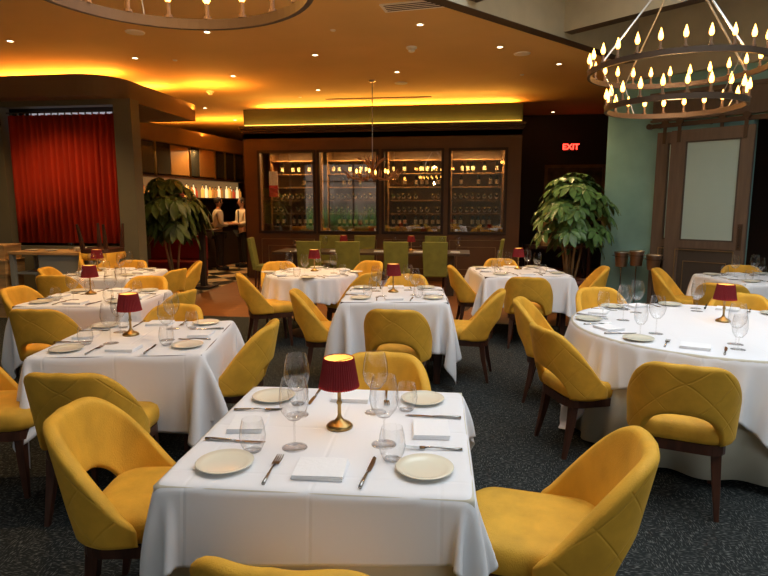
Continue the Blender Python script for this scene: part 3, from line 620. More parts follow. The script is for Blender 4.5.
# ------------------------------------------------------------------ cloth simulation
def cloth(name, mat_, cx, cy, rz, shape, a, half, crot, top, seed, label, round_cloth=False, n_=61, flare=0.0, floor=.03, steps=260):
    rg = np.random.RandomState(seed); g = np.linspace(-half, half, n_); A, B = np.meshgrid(g, g, indexing='ij'); h = g[1] - g[0]
    cr, sr = math.cos(crot), math.sin(crot); Px = A * cr - B * sr; Py = A * sr + B * cr
    P = np.stack([Px, Py, np.full_like(Px, top)], -1); keep = np.ones_like(Px, bool)
    if round_cloth:
        rad = np.hypot(Px, Py); keep = rad <= half * 1.0
    def sd(X, Y):
        if shape == 'round': return np.hypot(X, Y) - a
        return np.maximum(np.abs(X) - a, np.abs(Y) - a)
    pin = sd(P[..., 0], P[..., 1]) < -.004
    P[..., 2] -= np.where(pin, 0, .002); P += np.where(pin, 0, 1)[..., None] * rg.normal(0, .003, P.shape)
    # start half lowered so it settles fast
    Q = P.copy(); base = P.copy(); iw = np.where(pin, 0., 1.)
    def con(s1, s2, L, k):
        d = P[s2] - P[s1]; ln = np.linalg.norm(d, axis=-1) + 1e-9; w1, w2 = iw[s1], iw[s2]; ws = w1 + w2 + 1e-9
        c_ = (k * (ln - L) / ln / ws)[..., None] * d; P[s1] += c_ * w1[..., None]; P[s2] -= c_ * w2[..., None]
    S = slice; cons = []
    for o_ in (0, 1):
        e = n_ - 1
        cons.append(((S(o_, e, 2), S(None)), (S(o_ + 1, e + 1, 2), S(None)), h, 1)); cons.append(((S(None), S(o_, e, 2)), (S(None), S(o_ + 1, e + 1, 2)), h, 1))
    for o_ in (0, 1):
        cons.append(((S(o_, n_ - 1, 2), S(0, n_ - 1)), (S(o_ + 1, n_, 2), S(1, n_)), h * 2 ** .5, .35)); cons.append(((S(o_, n_ - 1, 2), S(1, n_)), (S(o_ + 1, n_, 2), S(0, n_ - 1)), h * 2 ** .5, .35))
    bend = []
    for o_ in (0, 1, 2, 3):
        for D in (2,):
            m = (n_ - D - o_ + 3) // 4
            s1 = S(o_, n_ - D, 4); s2 = S(o_ + D, n_, 4); L1 = len(range(*s1.indices(n_))); L2 = len(range(*s2.indices(n_))); m = min(L1, L2)
            s1 = S(o_, o_ + 4 * (m - 1) + 1, 4); s2 = S(o_ + D, o_ + D + 4 * (m - 1) + 1, 4)
            bend.append(((s1, S(None)), (s2, S(None)), h * D, .12)); bend.append(((S(None), s1), (S(None), s2), h * D, .12))
    def fix(c_):
        (s1, s2, L, k) = c_; a1 = P[s1].shape; a2 = P[s2].shape
        if a1 != a2:
            m0 = min(a1[0], a2[0]); m1 = min(a1[1], a2[1])
            def cut(s): return tuple(S(*(list(range(*q.indices(n_)))[:mm][0], list(range(*q.indices(n_)))[:mm][-1] + 1, q.step or 1)) for q, mm in zip(s, (m0, m1)))
            return (cut(s1), cut(s2), L, k)
        return c_
    cons = [fix(c_) for c_ in cons]; bend = [fix(c_) for c_ in bend]
    for st in range(steps):
        vel = (P - Q) * (.97 if st < steps * .7 else .9); Q = P.copy(); P = P + vel * iw[..., None]; P[..., 2] -= .0016 * iw
        for it in range(9):
            for c_ in cons: con(*c_)
            if it % 3 == 0:
                for c_ in bend: con(*c_)
            # collide with table block
            X, Y = P[..., 0], P[..., 1]; drop = np.clip(top - P[..., 2], 0, 1); off = .004 + flare * np.minimum(drop * 4, 1)
            d = sd(X, Y) - off; ins = (d < 0) & (P[..., 2] < top - .001)
            up = ins & (P[..., 2] > top - .02) & (d < -.01); P[..., 2][up] = top
            m_ = ins & ~up
            if m_.any():
                if shape == 'round':
                    r_ = np.hypot(X, Y) + 1e-9; k_ = (a + off) / r_; P[..., 0][m_] = (X * k_)[m_]; P[..., 1][m_] = (Y * k_)[m_]
                else:
                    mx_ = m_ & (np.abs(X) >= np.abs(Y)); my_ = m_ & ~mx_
                    P[..., 0][mx_] = (np.sign(X) * (a + off))[mx_]; P[..., 1][my_] = (np.sign(Y) * (a + off))[my_]
            P[..., 2] = np.maximum(P[..., 2], floor); P[pin] = base[pin]
    v = P.reshape(-1, 3).tolist(); f = []
    for i in range(n_ - 1):
        for j in range(n_ - 1):
            if keep[i, j] and keep[i + 1, j] and keep[i, j + 1] and keep[i + 1, j + 1]: q = i * n_ + j; f.append((q, q + 1, q + n_ + 1, q + n_))
    mb = MB(); mb.add(v, f); o = mb.build(name, mat_, smooth=True, loc=(cx, cy, 0), rz=rz, sub=1)
    if round_cloth:
        bm = bmesh.new(); bm.from_mesh(o.data); bmesh.ops.delete(bm, geom=[x for x in bm.verts if not x.link_faces], context='VERTS'); bm.to_mesh(o.data); bm.free()
    md = o.modifiers.new('thick', 'SOLIDIFY'); md.thickness = .002; md.offset = 1
    return tag(o, label, 'tablecloth')
def table(cx, cy, rz, shape, a, label):
    t = empty('dining_table', (cx, cy, 0), rz, label, 'table')
    if shape == 'round':
        MB().lathe([(0, .72), (a - .01, .72), (a - .01, .752), (0, .752)], 48).build('tabletop', m_walnut, t)
        MB().lathe([(0, 0), (.3, 0), (.3, .02), (.05, .06), (.05, .72)], 24).build('pedestal', m_walnut, t)
    else:
        MB().box(-a + .01, a - .01, -a + .01, a - .01, .72, .752).build('tabletop', m_walnut, t)
        for x in (-1, 1):
            for y in (-1, 1): b_ = a - .1; MB().box(x * b_ - .03, x * b_ + .03, y * b_ - .03, y * b_ + .03, 0, .72).build('leg', m_walnut, t)
    return t
TZ = .758
T = {  # name: cx, cy, rot, shape, half size, cloth half, cloth rot, phrase
 'T1': (-.458, 2.035, R(2.5), 'sq', .482, .682, R(3), 'the nearest table'),
 'T2': (-2.03, 3.38, R(12), 'sq', .49, .90, R(-4), 'the left foreground table'),
 'T3': (-3.30, 4.80, R(6), 'sq', .49, .88, R(3), 'the second left table'),
 'T4': (-4.30, 6.55, R(4), 'sq', .49, .86, R(-3), 'the farthest left table'),
 'T5': (-.64, 5.38, R(6), 'sq', .48, .93, R(4), 'the central table'),
 'T6': (-1.85, 6.88, 0, 'round', .56, .86, R(20), 'the round back table'),
 'T7': (.68, 7.42, R(10), 'sq', .54, .92, R(-5), 'the plant side table'),
 'T8': (1.72, 4.22, 0, 'round', .93, 1.16, R(55), 'the big round table'),
 'T9': (3.32, 7.08, R(12), 'sq', .47, .80, R(4), 'the sliding door table'),
}
TN = {'T1': 'square table nearest the camera', 'T2': 'square table in the left foreground', 'T3': 'second table of the left row', 'T4': 'farthest table of the left row', 'T5': 'square table in the centre of the room',
      'T6': 'round table at the back behind the centre', 'T7': 'square table beside the tall right plant', 'T8': 'big round table on the right', 'T9': 'square side table in front of the sliding door'}
for i, (k, (cx, cy, rz, sh, a, ch, cr, ph)) in enumerate(T.items()):
    table(cx, cy, rz, sh, a, 'dark wood ' + TN[k] + ', hidden under white linen')
    big = k == 'T8'
    cloth('tablecloth', m_cloth, cx, cy, rz, 'round' if sh == 'round' else 'sq', a, ch, cr, TZ, 10 + i, 'white linen tablecloth draped over the ' + TN[k], round_cloth=(k == 'T6'), n_=81 if k in ('T1', 'T8') else 57, flare=.035 if k in ('T1', 'T8') else 0)
def undercloth(k, rim, z0, label):
    cx, cy, rz, sh, a, *_ = T[k]; mb = MB(); N = 240; v = []; f = []; lv = [TZ - .004, TZ - .02, .6, .4, z0]
    per = []
    for i in range(N):
        t_ = 2 * PI * i / N
        if sh == 'round': x, y = a * math.cos(t_), a * math.sin(t_)
        else:
            c_, s_ = math.cos(t_), math.sin(t_); q = a / max(abs(c_), abs(s_)); x, y = q * c_, q * s_
        per.append((x, y, t_))
    for j, z in enumerate(lv):
        d = (TZ - z)
        for x, y, t_ in per:
            L = math.hypot(x, y); w_ = .5 + .5 * math.sin(t_ * (22 if sh == 'round' else 12) + 1.2 * math.sin(t_ * 5)); off = .001 + rim * min(1, d * 1.6) * w_
            v.append((x + x / L * off, y + y / L * off, z + (.012 * math.sin(t_ * 3) if j == 4 else 0)))
    for j in range(len(lv) - 1):
        for i in range(N): i2 = (i + 1) % N; f.append((j * N + i, j * N + i2, (j + 1) * N + i2, (j + 1) * N + i))
    f.append(tuple(range(N)))
    o = mb.add(v, f).build('under_tablecloth', m_under, smooth=True, loc=(cx, cy, 0), rz=rz); md = o.modifiers.new('t', 'SOLIDIFY'); md.thickness = .002
    tag(o, label, 'tablecloth')
undercloth('T1', .008, .12, 'ivory under cloth hanging below the white cloth of the nearest table')
undercloth('T8', .06, .05, 'white floor length under cloth below the big round table cover')

# ------------------------------------------------------------------ tableware
def mk_glass(bowl, stem_h, foot_r, name='wine_glass'):
    def g():
        t = empty(name); o = MB().lathe([(r_, z + stem_h) for r_, z in bowl], 24).build('bowl', m_glass, t, smooth=True)
        MB().lathe([(.0045, .006), (.0035, .02), (.0035, stem_h - .012), (.007, stem_h + .002)], 10).build('stem', m_glass, t, smooth=True)
        MB().lathe([(0, .007), (.006, .006), (foot_r * .8, .0025), (foot_r, .001), (foot_r, 0), (0, 0)], 24).build('foot', m_glass, t, smooth=True); return t
    return g
KG = {'big': Kind(mk_glass([(0, .0), (.022, .004), (.044, .033), (.052, .066), (.048, .11), (.039, .15)], .10, .044)),
      'goblet': Kind(mk_glass([(0, .0), (.02, .004), (.037, .03), (.042, .06), (.040, .10), (.034, .135)], .07, .040, 'water_goblet')),
      'small': Kind(mk_glass([(0, .0), (.015, .004), (.030, .028), (.034, .05), (.032, .08), (.028, .105)], .085, .034))}
def mk_tumbler():
    t = empty('stemless_glass'); MB().lathe([(0, .002), (.028, .002), (.040, .027), (.045, .055), (.041, .088), (.034, .115)], 24).build('glass_wall', m_glass, t, smooth=True)
    MB().lathe([(0, 0), (.025, 0), (.027, .006), (0, .007)], 20).build('glass_base', m_glass, t, smooth=True); return t
KT = Kind(mk_tumbler)
KP = Kind(lambda: MB().lathe([(0, .0), (.055, .0), (.06, .004), (.086, .011), (.093, .015), (.091, .017), (.072, .010), (.055, .007), (0, .007)], 36).build('bread_plate', m_china, smooth=True))
def mk_napkin():
    t = empty('napkin')
    for i in range(3):
        a = .082 - i * .001; v = []; N = 8
        o = MB().box(-a, a, -.066 - i * .0005, .066, .0005 + i * .0055, .0055 + i * .0055).build('fold', m_napkin, t, bevel=.002); o.rotation_euler = (0, 0, R((i - 1) * 1.5))
    return t
KN = Kind(mk_napkin)
def mk_knife():
    t = empty('table_knife'); v = [(-.006, 0, .001), (.008, 0, .001), (.010, .06, .001), (.006, .1, .001), (-.004, .112, .001), (-.006, .1, .001)]
    MB().prism([(p[0], p[1]) for p in v], .002, .0045).build('blade', m_steel, t); MB().tube([(0, -.11, .006), (0, -.08, .007), (0, -.02, .005), (0, .002, .004)], [.006, .0065, .005, .004], 8).build('handle', m_steel, t, smooth=True); return t
def mk_fork():
    t = empty('dinner_fork'); MB().tube([(0, -.1, .004), (0, -.07, .005), (0, 0, .009), (0, .03, .006)], [.006, .0055, .003, .004], 8).build('handle', m_steel, t, smooth=True)
    mb = MB(); mb.box(-.012, .012, .028, .048, .004, .0065)
    for i in range(4): x = -.0105 + i * .007; mb.tube([(x, .046, .005), (x, .075, .005), (x, .098, .008)], [.002, .002, .0012], 5)
    mb.build('tines', m_steel, t); return t
KK = Kind(mk_knife); KF = Kind(mk_fork)
def mk_lamp():
    t = empty('table_lamp')
    MB().lathe([(0, 0), (.042, 0), (.043, .006), (.034, .014), (.016, .022), (.010, .03)], 24).build('lamp_base', m_brass, t, smooth=True)
    MB().lathe([(.010, .028), (.006, .04), (.006, .07), (.010, .078), (.006, .086), (.006, .115), (.009, .12), (.006, .128), (.006, .15)], 14).build('lamp_stem', m_brass, t, smooth=True)
    v = []; f = []; N = 144
    for r_, z in ((.064, .128), (.063, .132), (.048, .212), (.047, .216)):
        for i in range(N): a = 2 * PI * i / N; q = r_ + .0016 * math.cos(i * PI * 2 / 3.0); v.append((q * math.cos(a), q * math.sin(a), z))
    for j in range(3):
        for i in range(N): i2 = (i + 1) % N; f.append((j * N + i, j * N + i2, (j + 1) * N + i2, (j + 1) * N + i))
    MB().add(v, f).build('lamp_shade', m_shade, t)
    MB().lathe([(.0605, .133), (.0455, .214)], 32).build('lining', m_shadein, t, smooth=True)
    MB().lathe([(.0, .15), (.014, .155), (.018, .17), (.012, .19), (0, .196)], 12).build('bulb', m_bulb, t, smooth=True)
    MB().tube([(-.047, 0, .205), (.047, 0, .205)], .0015, 6).build('shade_spider', m_brass, t)
    for ch in t.children: ch.scale = (1.18, 1.18, 1.26)
    return t
KL = Kind(mk_lamp)
jr = random.Random(11)
ZT = TZ + .003
def setting(k, ang, dist, side, kinds=('big', 'tumbler'), off=0):
    """place setting at angle ang (direction from table centre to the seat) of table k"""
    cx, cy, rz, sh, a, ch, cr, ph = T[k]; A_ = rz + ang; out = Vector((math.cos(A_), math.sin(A_))); rt = Vector((-out.y, out.x))      # rt: diner's right (facing the centre)
    base = Vector((cx, cy)) + out * dist; rot = A_ + PI / 2
    def at(x, y, j=.008): p = base + rt * (x + jr.uniform(-j, j)) - out * (y + jr.uniform(-j, j)); return (p.x, p.y, ZT)
    w_ = '%s of %s' % (side, ph)
    KP.put(at(-.31, .14), 0, 'round cream bread plate at the %s' % w_, 'plate', 'bread plates')
    KN.put(at(0, .13), rot + jr.uniform(-.15, .15), 'folded white napkin at the %s' % w_, 'napkin', 'folded napkins')
    KF.put(at(-.15, .13), rot + jr.uniform(-.1, .1), 'steel fork beside the napkin at the %s' % w_, 'fork', 'dinner forks')
    KK.put(at(.155, .13), rot + jr.uniform(-.12, .12), 'steel knife beside the napkin at the %s' % w_, 'knife', 'table knives')
    for kd, (x, y) in zip(kinds, ((.19, .36), (.22, .23), (.10, .37))):
        if kd == 'tumbler': KT.put(at(x, y), 0, 'clear stemless tumbler at the %s' % w_, 'glass', 'stemless glasses')
        else: KG[kd].put(at(x, y), 0, {'big': 'tall large bowled wine glass', 'goblet': 'short stemmed water goblet', 'small': 'slim stemmed wine glass'}[kd] + ' at the %s' % w_, 'glass', 'stemmed glasses')
def lamp(x, y, w_, z=ZT): KL.put((x, y, z), jr.uniform(0, 6), 'brass lamp with pleated burgundy shade on ' + w_, 'lamp', 'red shaded table lamps')
S4 = ((-PI / 2, 'near side'), (0, 'right side'), (PI / 2, 'far side'), (PI, 'left side'))
for k in ('T1', 'T2', 'T3', 'T4', 'T5', 'T7', 'T9'):
    for ang, sd_ in S4: setting(k, ang, T[k][4], sd_, ('big', 'tumbler'))
for i, sd_ in enumerate(('near right side', 'far right side', 'far left side', 'near left side')): setting('T6', R(-45 + 90 * i), .57, sd_)
for ang, sd_ in ((-118, 'near side'), (-62, 'near right side'), (-5, 'right side'), (60, 'far right side'), (112, 'far side'), (150, 'far left side'), (196, 'left side')): setting('T8', R(ang), .90, sd_, ('big', 'goblet'))
p = P2(339.6, 427, ZT); lamp(p.x, p.y, T['T1'][7])
p = P2(131, 335, ZT); lamp(p.x, p.y, T['T2'][7]); p = P2(91, 294, ZT); lamp(p.x, p.y, T['T3'][7]); p = P2(98, 271, ZT); lamp(p.x, p.y, T['T4'][7])
p = P2(393.3, 292, ZT); lamp(p.x, p.y, T['T5'][7]); p = P2(314.5, 271, ZT); lamp(p.x, p.y, T['T6'][7]); p = P2(518, 269, ZT); lamp(p.x, p.y, T['T7'][7]); p = P2(723, 321.5, ZT); lamp(p.x, p.y, T['T8'][7])

# ------------------------------------------------------------------ long table, green chairs
t = empty('long_dining_table', (-1.65, 10.35, 0), 0, 'long dark wooden dining table in front of the wine cellar', 'table')
MB().box(-1.75, 1.75, -.42, .42, .71, .755).build('tabletop', m_tablewood, t, bevel=.006)
for x in (-1.4, 1.4): MB().box(x - .08, x + .08, -.3, .3, 0, .71).build('leg', m_tablewood, t)
def mk_green():
    t = empty('parsons_chair')
    MB().box(-.20, .20, -.18, .24, .38, .48).build('seat', m_green, t, bevel=.02)
    v = [(-.19, -.24, .40), (.19, -.24, .40), (.19, -.17, .40), (-.19, -.17, .40), (-.21, -.33, .98), (.21, -.33, .98), (.21, -.27, .98), (-.21, -.27, .98)]
    MB().add(v, [(0, 3, 2, 1), (4, 5, 6, 7), (0, 1, 5, 4), (1, 2, 6, 5), (2, 3, 7, 6), (3, 0, 4, 7)]).build('backrest', m_green, t, bevel=.012)
    for x in (-.17, .17):
        for y in (-.18, .2): MB().tube([(x, y, .39), (x, y + (-.03 if y < 0 else .01), 0)], [.02, .014], 6).build('leg', m_walnut, t)
    return t
KGc = Kind(mk_green)
for x, y, rz, d in [(-2.60, 9.75, 0, 'leftmost on the near side of the long dark table'), (-1.93, 9.75, 0, 'second from left on the near side of the long table'), (-1.12, 9.78, 0, 'third from left on the near side of the long table'), (-.47, 9.78, 0, 'rightmost on the near side of the long table'),
        (-2.66, 11.0, PI, 'leftmost on the far side of the long table'), (-1.95, 11.0, PI, 'middle of the far side of the long table'), (-.55, 11.0, PI, 'rightmost on the far side of the long table'), (-3.62, 10.3, R(-80), 'at the left end of the long table'), (.38, 10.4, R(85), 'at the right end of the long table')]:
    KGc.put((x, y, 0), rz, 'olive green upholstered chair ' + d, 'chair', 'olive green chairs')
for x, w_ in ((-2.2, 'left half of the long dark table'), (-.95, 'right half of the long dark table')): lamp(x, 10.45, w_, .757)
for i, x in enumerate((-3.05, -2.55, -1.9, -1.25, -.75, -.1, -2.8, -.4)):
    KG['big' if i % 2 else 'small'].put((x, 10.2 + .25 * (i % 2), .757), 0, 'stemmed glass on the long dark table, %s from the left' % ['second', 'fourth', 'fifth', 'sixth', 'seventh', 'last', 'third', 'next to last'][i], 'glass', 'glasses on the long table')
for i, x in enumerate((-2.95, -2.3, -1.5, -.8, -.15)): KN.put((x, 10.12, .757), 0, 'folded napkin on the long dark table, %s from left' % ['first', 'second', 'third', 'fourth', 'fifth'][i], 'napkin', 'napkins on the long table')

# ------------------------------------------------------------------ plants
def plant(name, loc, label, leafm, h0, h1, rad, nw, nstem, L0, pot, rs, droop=.5, lw=.2):
    r_ = random.Random(rs); t = empty(name, loc, 0, label, 'plant'); st = MB(); tips = []
    for i in range(nstem):
        a = 2 * PI * i / nstem + r_.uniform(-.3, .3); b0 = Vector((.06 * math.cos(a), .06 * math.sin(a), pot * .9)); b1 = Vector((.2 * rad / .6 * math.cos(a), .2 * rad / .6 * math.sin(a), h0 + .25)); b2 = b1 + Vector((.15 * math.cos(a), .15 * math.sin(a), (h1 - h0) * .5))
        st.tube([b0, (b0 + b1) / 2 + Vector((r_.uniform(-.03, .03), r_.uniform(-.03, .03), 0)), b1, b2], [.022, .02, .015, .008], 7); tips.append((b1, b2))
    fo = MB(); cz = (h0 + h1) / 2; hz = (h1 - h0) / 2
    for i in range(nw):
        while True:
            d = Vector((r_.gauss(0, 1), r_.gauss(0, 1), r_.gauss(0, 1))).normalized(); q = r_.uniform(.3, 1.12) ** .6
            c = Vector((d.x * rad * q, d.y * rad * q, cz + d.z * hz * q))
            if c.z > h0 - .1: break
        c.x *= 1 - .45 * max(0, (c.z - cz) / hz) ; c.y *= 1 - .45 * max(0, (c.z - cz) / hz)
        b1, b2 = tips[i % nstem]; s0 = b1.lerp(b2, r_.random()); 
        st.tube([s0, (s0 + c) / 2 + Vector((0, 0, .05)), c], [.006, .004, .003], 4, caps=False)
        ax = Vector((d.x * .7, d.y * .7, .7 + .5 * d.z)).normalized(); u = ax.orthogonal().normalized(); w_ = ax.cross(u); nl = r_.choice((6, 7, 8)); ph = r_.uniform(0, 6)
        for k in range(nl):
            a = ph + 2 * PI * k / nl; dr = (math.cos(a) * u + math.sin(a) * w_); sd_ = ax.cross(dr).normalized(); L = L0 * r_.uniform(.8, 1.15); wd = L * lw; vv = []
            for s_, wf in ((.12, .1), (.35, .75), (.6, 1), (.85, .7), (1.05, .05)):
                cc = c + dr * L * s_ * (1 - .15 * s_) + Vector((0, 0, -1)) * L * droop * s_ * s_; vv += [cc + sd_ * wd * wf + ax * wd * .18, cc, cc - sd_ * wd * wf + ax * wd * .18]
            fo.add(vv, [(j * 3 + e, j * 3 + 1 + e, j * 3 + 4 + e, j * 3 + 3 + e) for j in range(4) for e in (0, 1)])
    o = fo.build('foliage', leafm, t, smooth=True); st.build('stems', m_stem, t, smooth=True)
    pp = MB().lathe([(0, 0), (.17, 0), (.19, .02), (.235, pot - .07), (.26, pot - .06), (.265, pot), (.24, pot), (.23, pot - .04)], 32).build('pot', m_pot, t, smooth=True)
    MB().lathe([(0, pot - .045), (.232, pot - .045)], 24).build('soil', m_soil, t); return t
plant('umbrella_plant', (1.60, 9.05, 0), 'tall potted umbrella plant with glossy leaves left of the teal wall', m_leaf, .92, 2.12, .58, 120, 5, .20, .46, 5, droop=.35, lw=.24)
plant('umbrella_plant', (-5.1, 9.6, 0), 'dark leaved potted plant between the red curtain and the bar', m_leaf2, 1.05, 2.12, .64, 105, 3, .26, .40, 9, droop=.55, lw=.26)

# ------------------------------------------------------------------ wine buckets on stands
def mk_bucket():
    t = empty('wine_bucket'); MB().lathe([(0, .70), (.075, .70), (.08, .71), (.10, .90), (.108, .905), (.11, .915), (.1, .92), (.09, .90), (.075, .72), (0, .72)], 28).build('bucket', m_bucket, t, smooth=True)
    MB().lathe([(.103, .845), (.112, .85), (.103, .855)], 24).build('stand_ring', m_steel, t); 
    MB().tube([(0, 0, .01), (0, 0, .70)], .009, 8).build('stand_pole', m_steel, t); MB().lathe([(0, .016), (.02, .016), (.13, .006), (.13, 0), (0, 0)], 24).build('stand_foot', m_steel, t, smooth=True)
    for s_ in (-1, 1): MB().tube([(s_ * .1, -.02, .86), (s_ * .135, -.02, .86), (s_ * .135, .02, .86), (s_ * .1, .02, .86)], .005, 6).build('handle', m_steel, t)
    return t
KB = Kind(mk_bucket)
for (x, y), d in zip(((622, 252), (637, 251), (654, 255)), ('leftmost of three, beside the plant', 'middle of the three', 'rightmost of three, nearest the sliding doors')):
    d3 = P2(x, y, 1.0) - Vector((0, 0, 1.6)); q0 = MW @ Vector((0, -.3, 0)); nn = MW.to_3x3() @ Vector((0, 1, 0)); k_ = q0.dot(nn) / Vector((d3.x, d3.y, 0)).dot(nn); p = d3 * k_; KB.put((p.x, p.y, p.z + 1.6 - .915), R(-38), 'pewter wine bucket on stand by teal wall, ' + d, 'bucket', 'wine buckets on stands')

# ------------------------------------------------------------------ sideboard, crates at left
t = empty('sideboard_table', (-5.66, 7.5, 0), 0, 'grey metal framed sideboard with oak top below the red curtain', 'table')
MB().box(-.64, .64, -.27, .27, .90, .94).build('tabletop', m_crate, t, bevel=.004)
for x in (-.60, .60):
    for y in (-.23, .23): MB().box(x - .03, x + .03, y - .03, y + .03, 0, .90).build('leg', m_greymetal, t)
MB().box(-.57, .57, -.22, .22, .62, .65).build('shelf', m_greymetal, t); MB().box(-.2, .56, -.235, -.215, .65, .90).build('drawer_front', m_greymetal, t)
for x, d in ((-.45, 'left end'), (-.15, 'middle'), (.3, 'right part')):
    for i in range(1 if x < -.1 else 3): KP.put((-5.66 + x, 7.47, .941 + i * .018), 0, 'cream plate %s on the %s of the sideboard' % (('lying', 'stacked second', 'stacked third')[i], d), 'plate', 'plates on the sideboard')
KT.put((-5.66 + .08, 7.58, .941), 0, 'clear tumbler standing on the sideboard under the curtain', 'glass')
t = empty('sideboard_table', (-4.95, 7.3, 0), 0, 'small dark service table under the upturned yellow chair', 'table')
MB().box(-.3, .3, -.3, .3, .47, .5).build('tabletop', m_walnut, t)
for x in (-.26, .26):
    for y in (-.26, .26): MB().box(x - .02, x + .02, y - .02, y + .02, 0, .47).build('leg', m_walnut, t)
def mk_crate():
    t = empty('wooden_crate'); MB().box(-.26, .26, -.18, .18, 0, .02).build('bottom_board', m_crate, t)
    for y in (-.18, .165): MB().box(-.26, .26, y, y + .015, .02, .19).build('long_side', m_crate, t)
    for x in (-.26, .245): MB().box(x, x + .015, -.165, .165, .02, .19).build('short_side', m_crate, t)
    MB().box(-.265, .265, -.185, .185, .19, .205).build('lid', m_crate, t, bevel=.002); return t
KR = Kind(mk_crate)
for i in range(5): KR.put((-6.64 + .04 * (i % 2), 7.4, .206 * i), R((4, -6, 3, -2, 5)[i]), 'pale wooden wine crate at left edge below the curtain, %s of the stack' % ('lowest', 'second from bottom', 'middle', 'second from top', 'topmost')[i], 'crate', 'stacked crates at the left')
t = empty('console_table', (1.35, 12.6, 0), 0, 'dark console table behind the tall right plant', 'table')
MB().box(-.05, 1.25, -.3, .3, .68, .73).build('tabletop', m_walnut, t)
for x in (0, 1.2):
    for y in (-.25, .25): MB().box(x - .03, x + .03, y - .03, y + .03, 0, .68).build('leg', m_walnut, t)
for i in range(4): KR.put((1.85 + .05 * (i % 2), 12.6, .731 + .206 * i), R((3, -5, 6, 0)[i]), 'wooden wine crate behind the tall right plant, %s of the stack' % ('lowest', 'second', 'third', 'topmost')[i], 'crate', 'stacked crates behind the right plant')

# ------------------------------------------------------------------ bar furniture
t = empty('host_stand', (-4.98, 10.5, 0), 0, 'dark pedestal high table with slanted wooden front before the bar staff', 'table')
MB().box(-.35, .3, -.25, .25, 1.08, 1.12).build('tabletop', m_walnut, t); MB().box(-.05, .05, -.05, .05, .03, 1.08).build('pedestal', m_dark, t); MB().box(-.2, .2, -.2, .2, 0, .03).build('base', m_dark, t)
tag(MB().box(-5.1, -4.84, 10.5, 10.53, 1.121, 1.42).build('menu_board', m_crate), 'small wooden board standing on the dark high table', 'board')
t = empty('banquette', (-5.72, 11.0, 0), 0, 'dark red padded banquette behind the left plant', 'bench')
MB().box(-.75, .45, -.25, .35, .1, .46).build('seat', m_red, t, bevel=.03); MB().box(-.75, .45, .22, .38, .46, .95).build('backrest', m_red, t, bevel=.03)
# side room beyond the sliding doors
t = empty('side_room_table', tuple(MW @ Vector((2.75, 1.2, 0))), WD, 'brown table with cloth seen through the dark doorway', 'table')
MB().box(-.6, .6, -.4, .4, .90, .95).build('tabletop', m_crate, t); MB().box(-.55, .55, -.35, .35, .1, .90).build('body', m_rackwood, t)
KG['big'].put(MW @ Vector((2.5, 1.0, .951)), 0, 'wine glass on the brown table inside the dark doorway', 'glass')

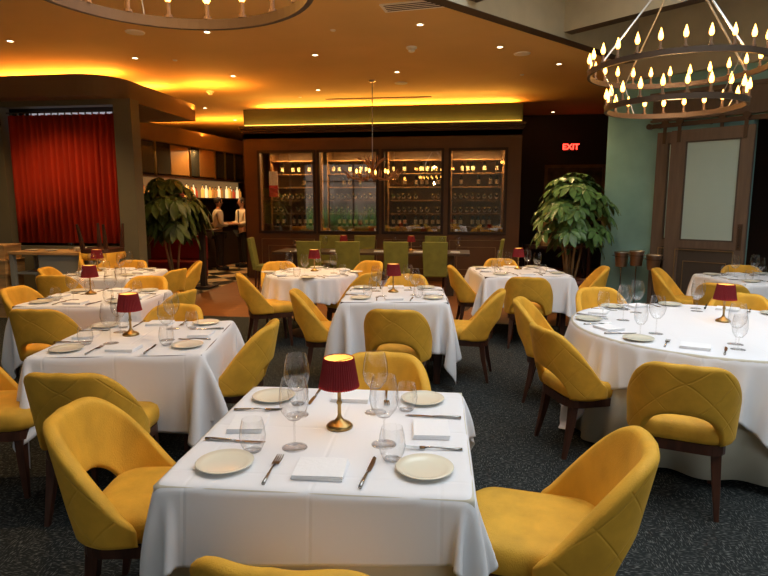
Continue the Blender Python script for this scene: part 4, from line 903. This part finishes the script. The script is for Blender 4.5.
# ------------------------------------------------------------------ people
def skin(name, verts, edges, rad, m_, parent, root=0):
    me = bpy.data.meshes.new(name); me.from_pydata(verts, edges, []); me.materials.append(m_); o = bpy.data.objects.new(name, me); C.objects.link(o); o.parent = parent
    md = o.modifiers.new('skin', 'SKIN'); md.use_smooth_shade = True
    sv = me.skin_vertices[0].data
    for i, r_ in enumerate(rad): sv[i].radius = r_ if isinstance(r_, tuple) else (r_, r_); sv[i].use_root = (i == root)
    s2 = o.modifiers.new('sub', 'SUBSURF'); s2.levels = s2.render_levels = 2; return o
def person(loc, rz, label, tie, phone):
    t = empty('person', loc, rz, label, 'person')
    # facing +Y local
    skin('body', [(0, 0, .95), (0, .0, 1.15), (0, 0, 1.38), (0, .01, 1.48), (0, .03, 1.56), (0, .03, 1.64), (.19, 0, 1.38), (.24, .02, 1.12), (.18, .24, 1.10), (.12, .33, 1.12), (-.19, 0, 1.38), (-.24, .02, 1.12), (-.18, .24, 1.10), (-.12, .33, 1.12), (.09, 0, .88), (.10, .02, .48), (.10, 0, .08), (.10, .1, .04), (-.09, 0, .88), (-.10, .02, .48), (-.10, 0, .08), (-.10, .1, .04)],
         [(0, 1), (1, 2), (2, 3), (3, 4), (4, 5), (2, 6), (6, 7), (7, 8), (8, 9), (2, 10), (10, 11), (11, 12), (12, 13), (0, 14), (14, 15), (15, 16), (16, 17), (0, 18), (18, 19), (19, 20), (20, 21)],
         [(.13, .09), (.12, .09), (.13, .09), .05, .055, (.085, .09), .05, .038, .03, .03, .05, .038, .03, .03, .075, .05, .035, .035, .075, .05, .035, .035], m_skin, t)
    MB().lathe([(0, -.125), (.035, -.115), (.055, -.08), (.07, -.03), (.077, .02), (.072, .07), (.045, .108), (0, .12)], 20).build('head', m_skin, t, smooth=True, loc=(0, .03, 1.63)).scale = (.95, 1.12, 1)
    MB().tube([(0, .105, 1.65), (0, .135, 1.615), (0, .118, 1.605)], [.008, .014, .008], 8).build('nose', m_skin, t, smooth=True)
    for s_ in (-1, 1): MB().lathe([(0, -.01), (.01, 0), (0, .01)], 8).build('eye', m_black, t, smooth=True, loc=(s_ * .03, .108, 1.648)); MB().lathe([(0, -.03), (.014, -.01), (.016, .015), (0, .03)], 8).build('ear', m_skin, t, smooth=True, loc=(s_ * .078, .03, 1.63))
    MB().box(-.022, .022, .106, .113, 1.582, 1.59).build('mouth', m_red, t, bevel=.002)
    MB().lathe([(.084, -.02), (.088, .03), (.08, .08), (.05, .12), (0, .134)], 20).build('hair', m_hair, t, smooth=True, loc=(0, .012, 1.635)).scale = (.97, 1.08, 1)
    skin('shirt', [(0, 0, 1.0), (0, 0, 1.15), (0, 0, 1.36), (0, .005, 1.46), (.2, 0, 1.39), (.25, .02, 1.12), (.195, .2, 1.10), (-.2, 0, 1.39), (-.25, .02, 1.12), (-.195, .2, 1.10)], [(0, 1), (1, 2), (2, 3), (2, 4), (4, 5), (5, 6), (2, 7), (7, 8), (8, 9)],
         [(.19, .15), (.175, .14), (.19, .14), .07, .085, .068, .05, .085, .068, .05], m_shirt, t)
    skin('trousers', [(0, 0, .98), (.09, 0, .86), (.10, .02, .48), (.10, 0, .1), (-.09, 0, .86), (-.10, .02, .48), (-.10, 0, .1)], [(0, 1), (1, 2), (2, 3), (0, 4), (4, 5), (5, 6)], [(.18, .145), .12, .09, .07, .12, .09, .07], m_black, t)
    for s_ in (-1, 1):
        MB().box(s_ * .1 - .045, s_ * .1 + .045, -.07, .19, 0, .09).build('shoe', m_black, t, bevel=.025)
        for q in range(5):
            if q < 4: a = [(s_ * .12 + (q - 1.5) * .019, .34, 1.12), (s_ * .12 + (q - 1.5) * .021, .39, 1.125), (s_ * .12 + (q - 1.5) * .02, .415, 1.10)]
            else: a = [(s_ * .085, .32, 1.12), (s_ * .065, .35, 1.14), (s_ * .06, .375, 1.14)]
            MB().tube(a, [.011, .009, .006], 7).build('finger', m_skin, t, smooth=True)
    if tie: MB().box(-.03, .03, .115, .128, 1.08, 1.44).build('tie', m_black, t, bevel=.005); MB().box(-.17, .17, -.13, -.1, 1.0, 1.05).build('belt', m_black, t)
    return t
person((-5.90, 13.35, 0), R(-55), 'person in pale shirt and black trousers, turned away towards the bar', False, 0)
person((-5.58, 14.12, 0), R(140), 'person in white shirt and dark tie facing left beside the bar', True, 0)
bpy.context.view_layer.update()
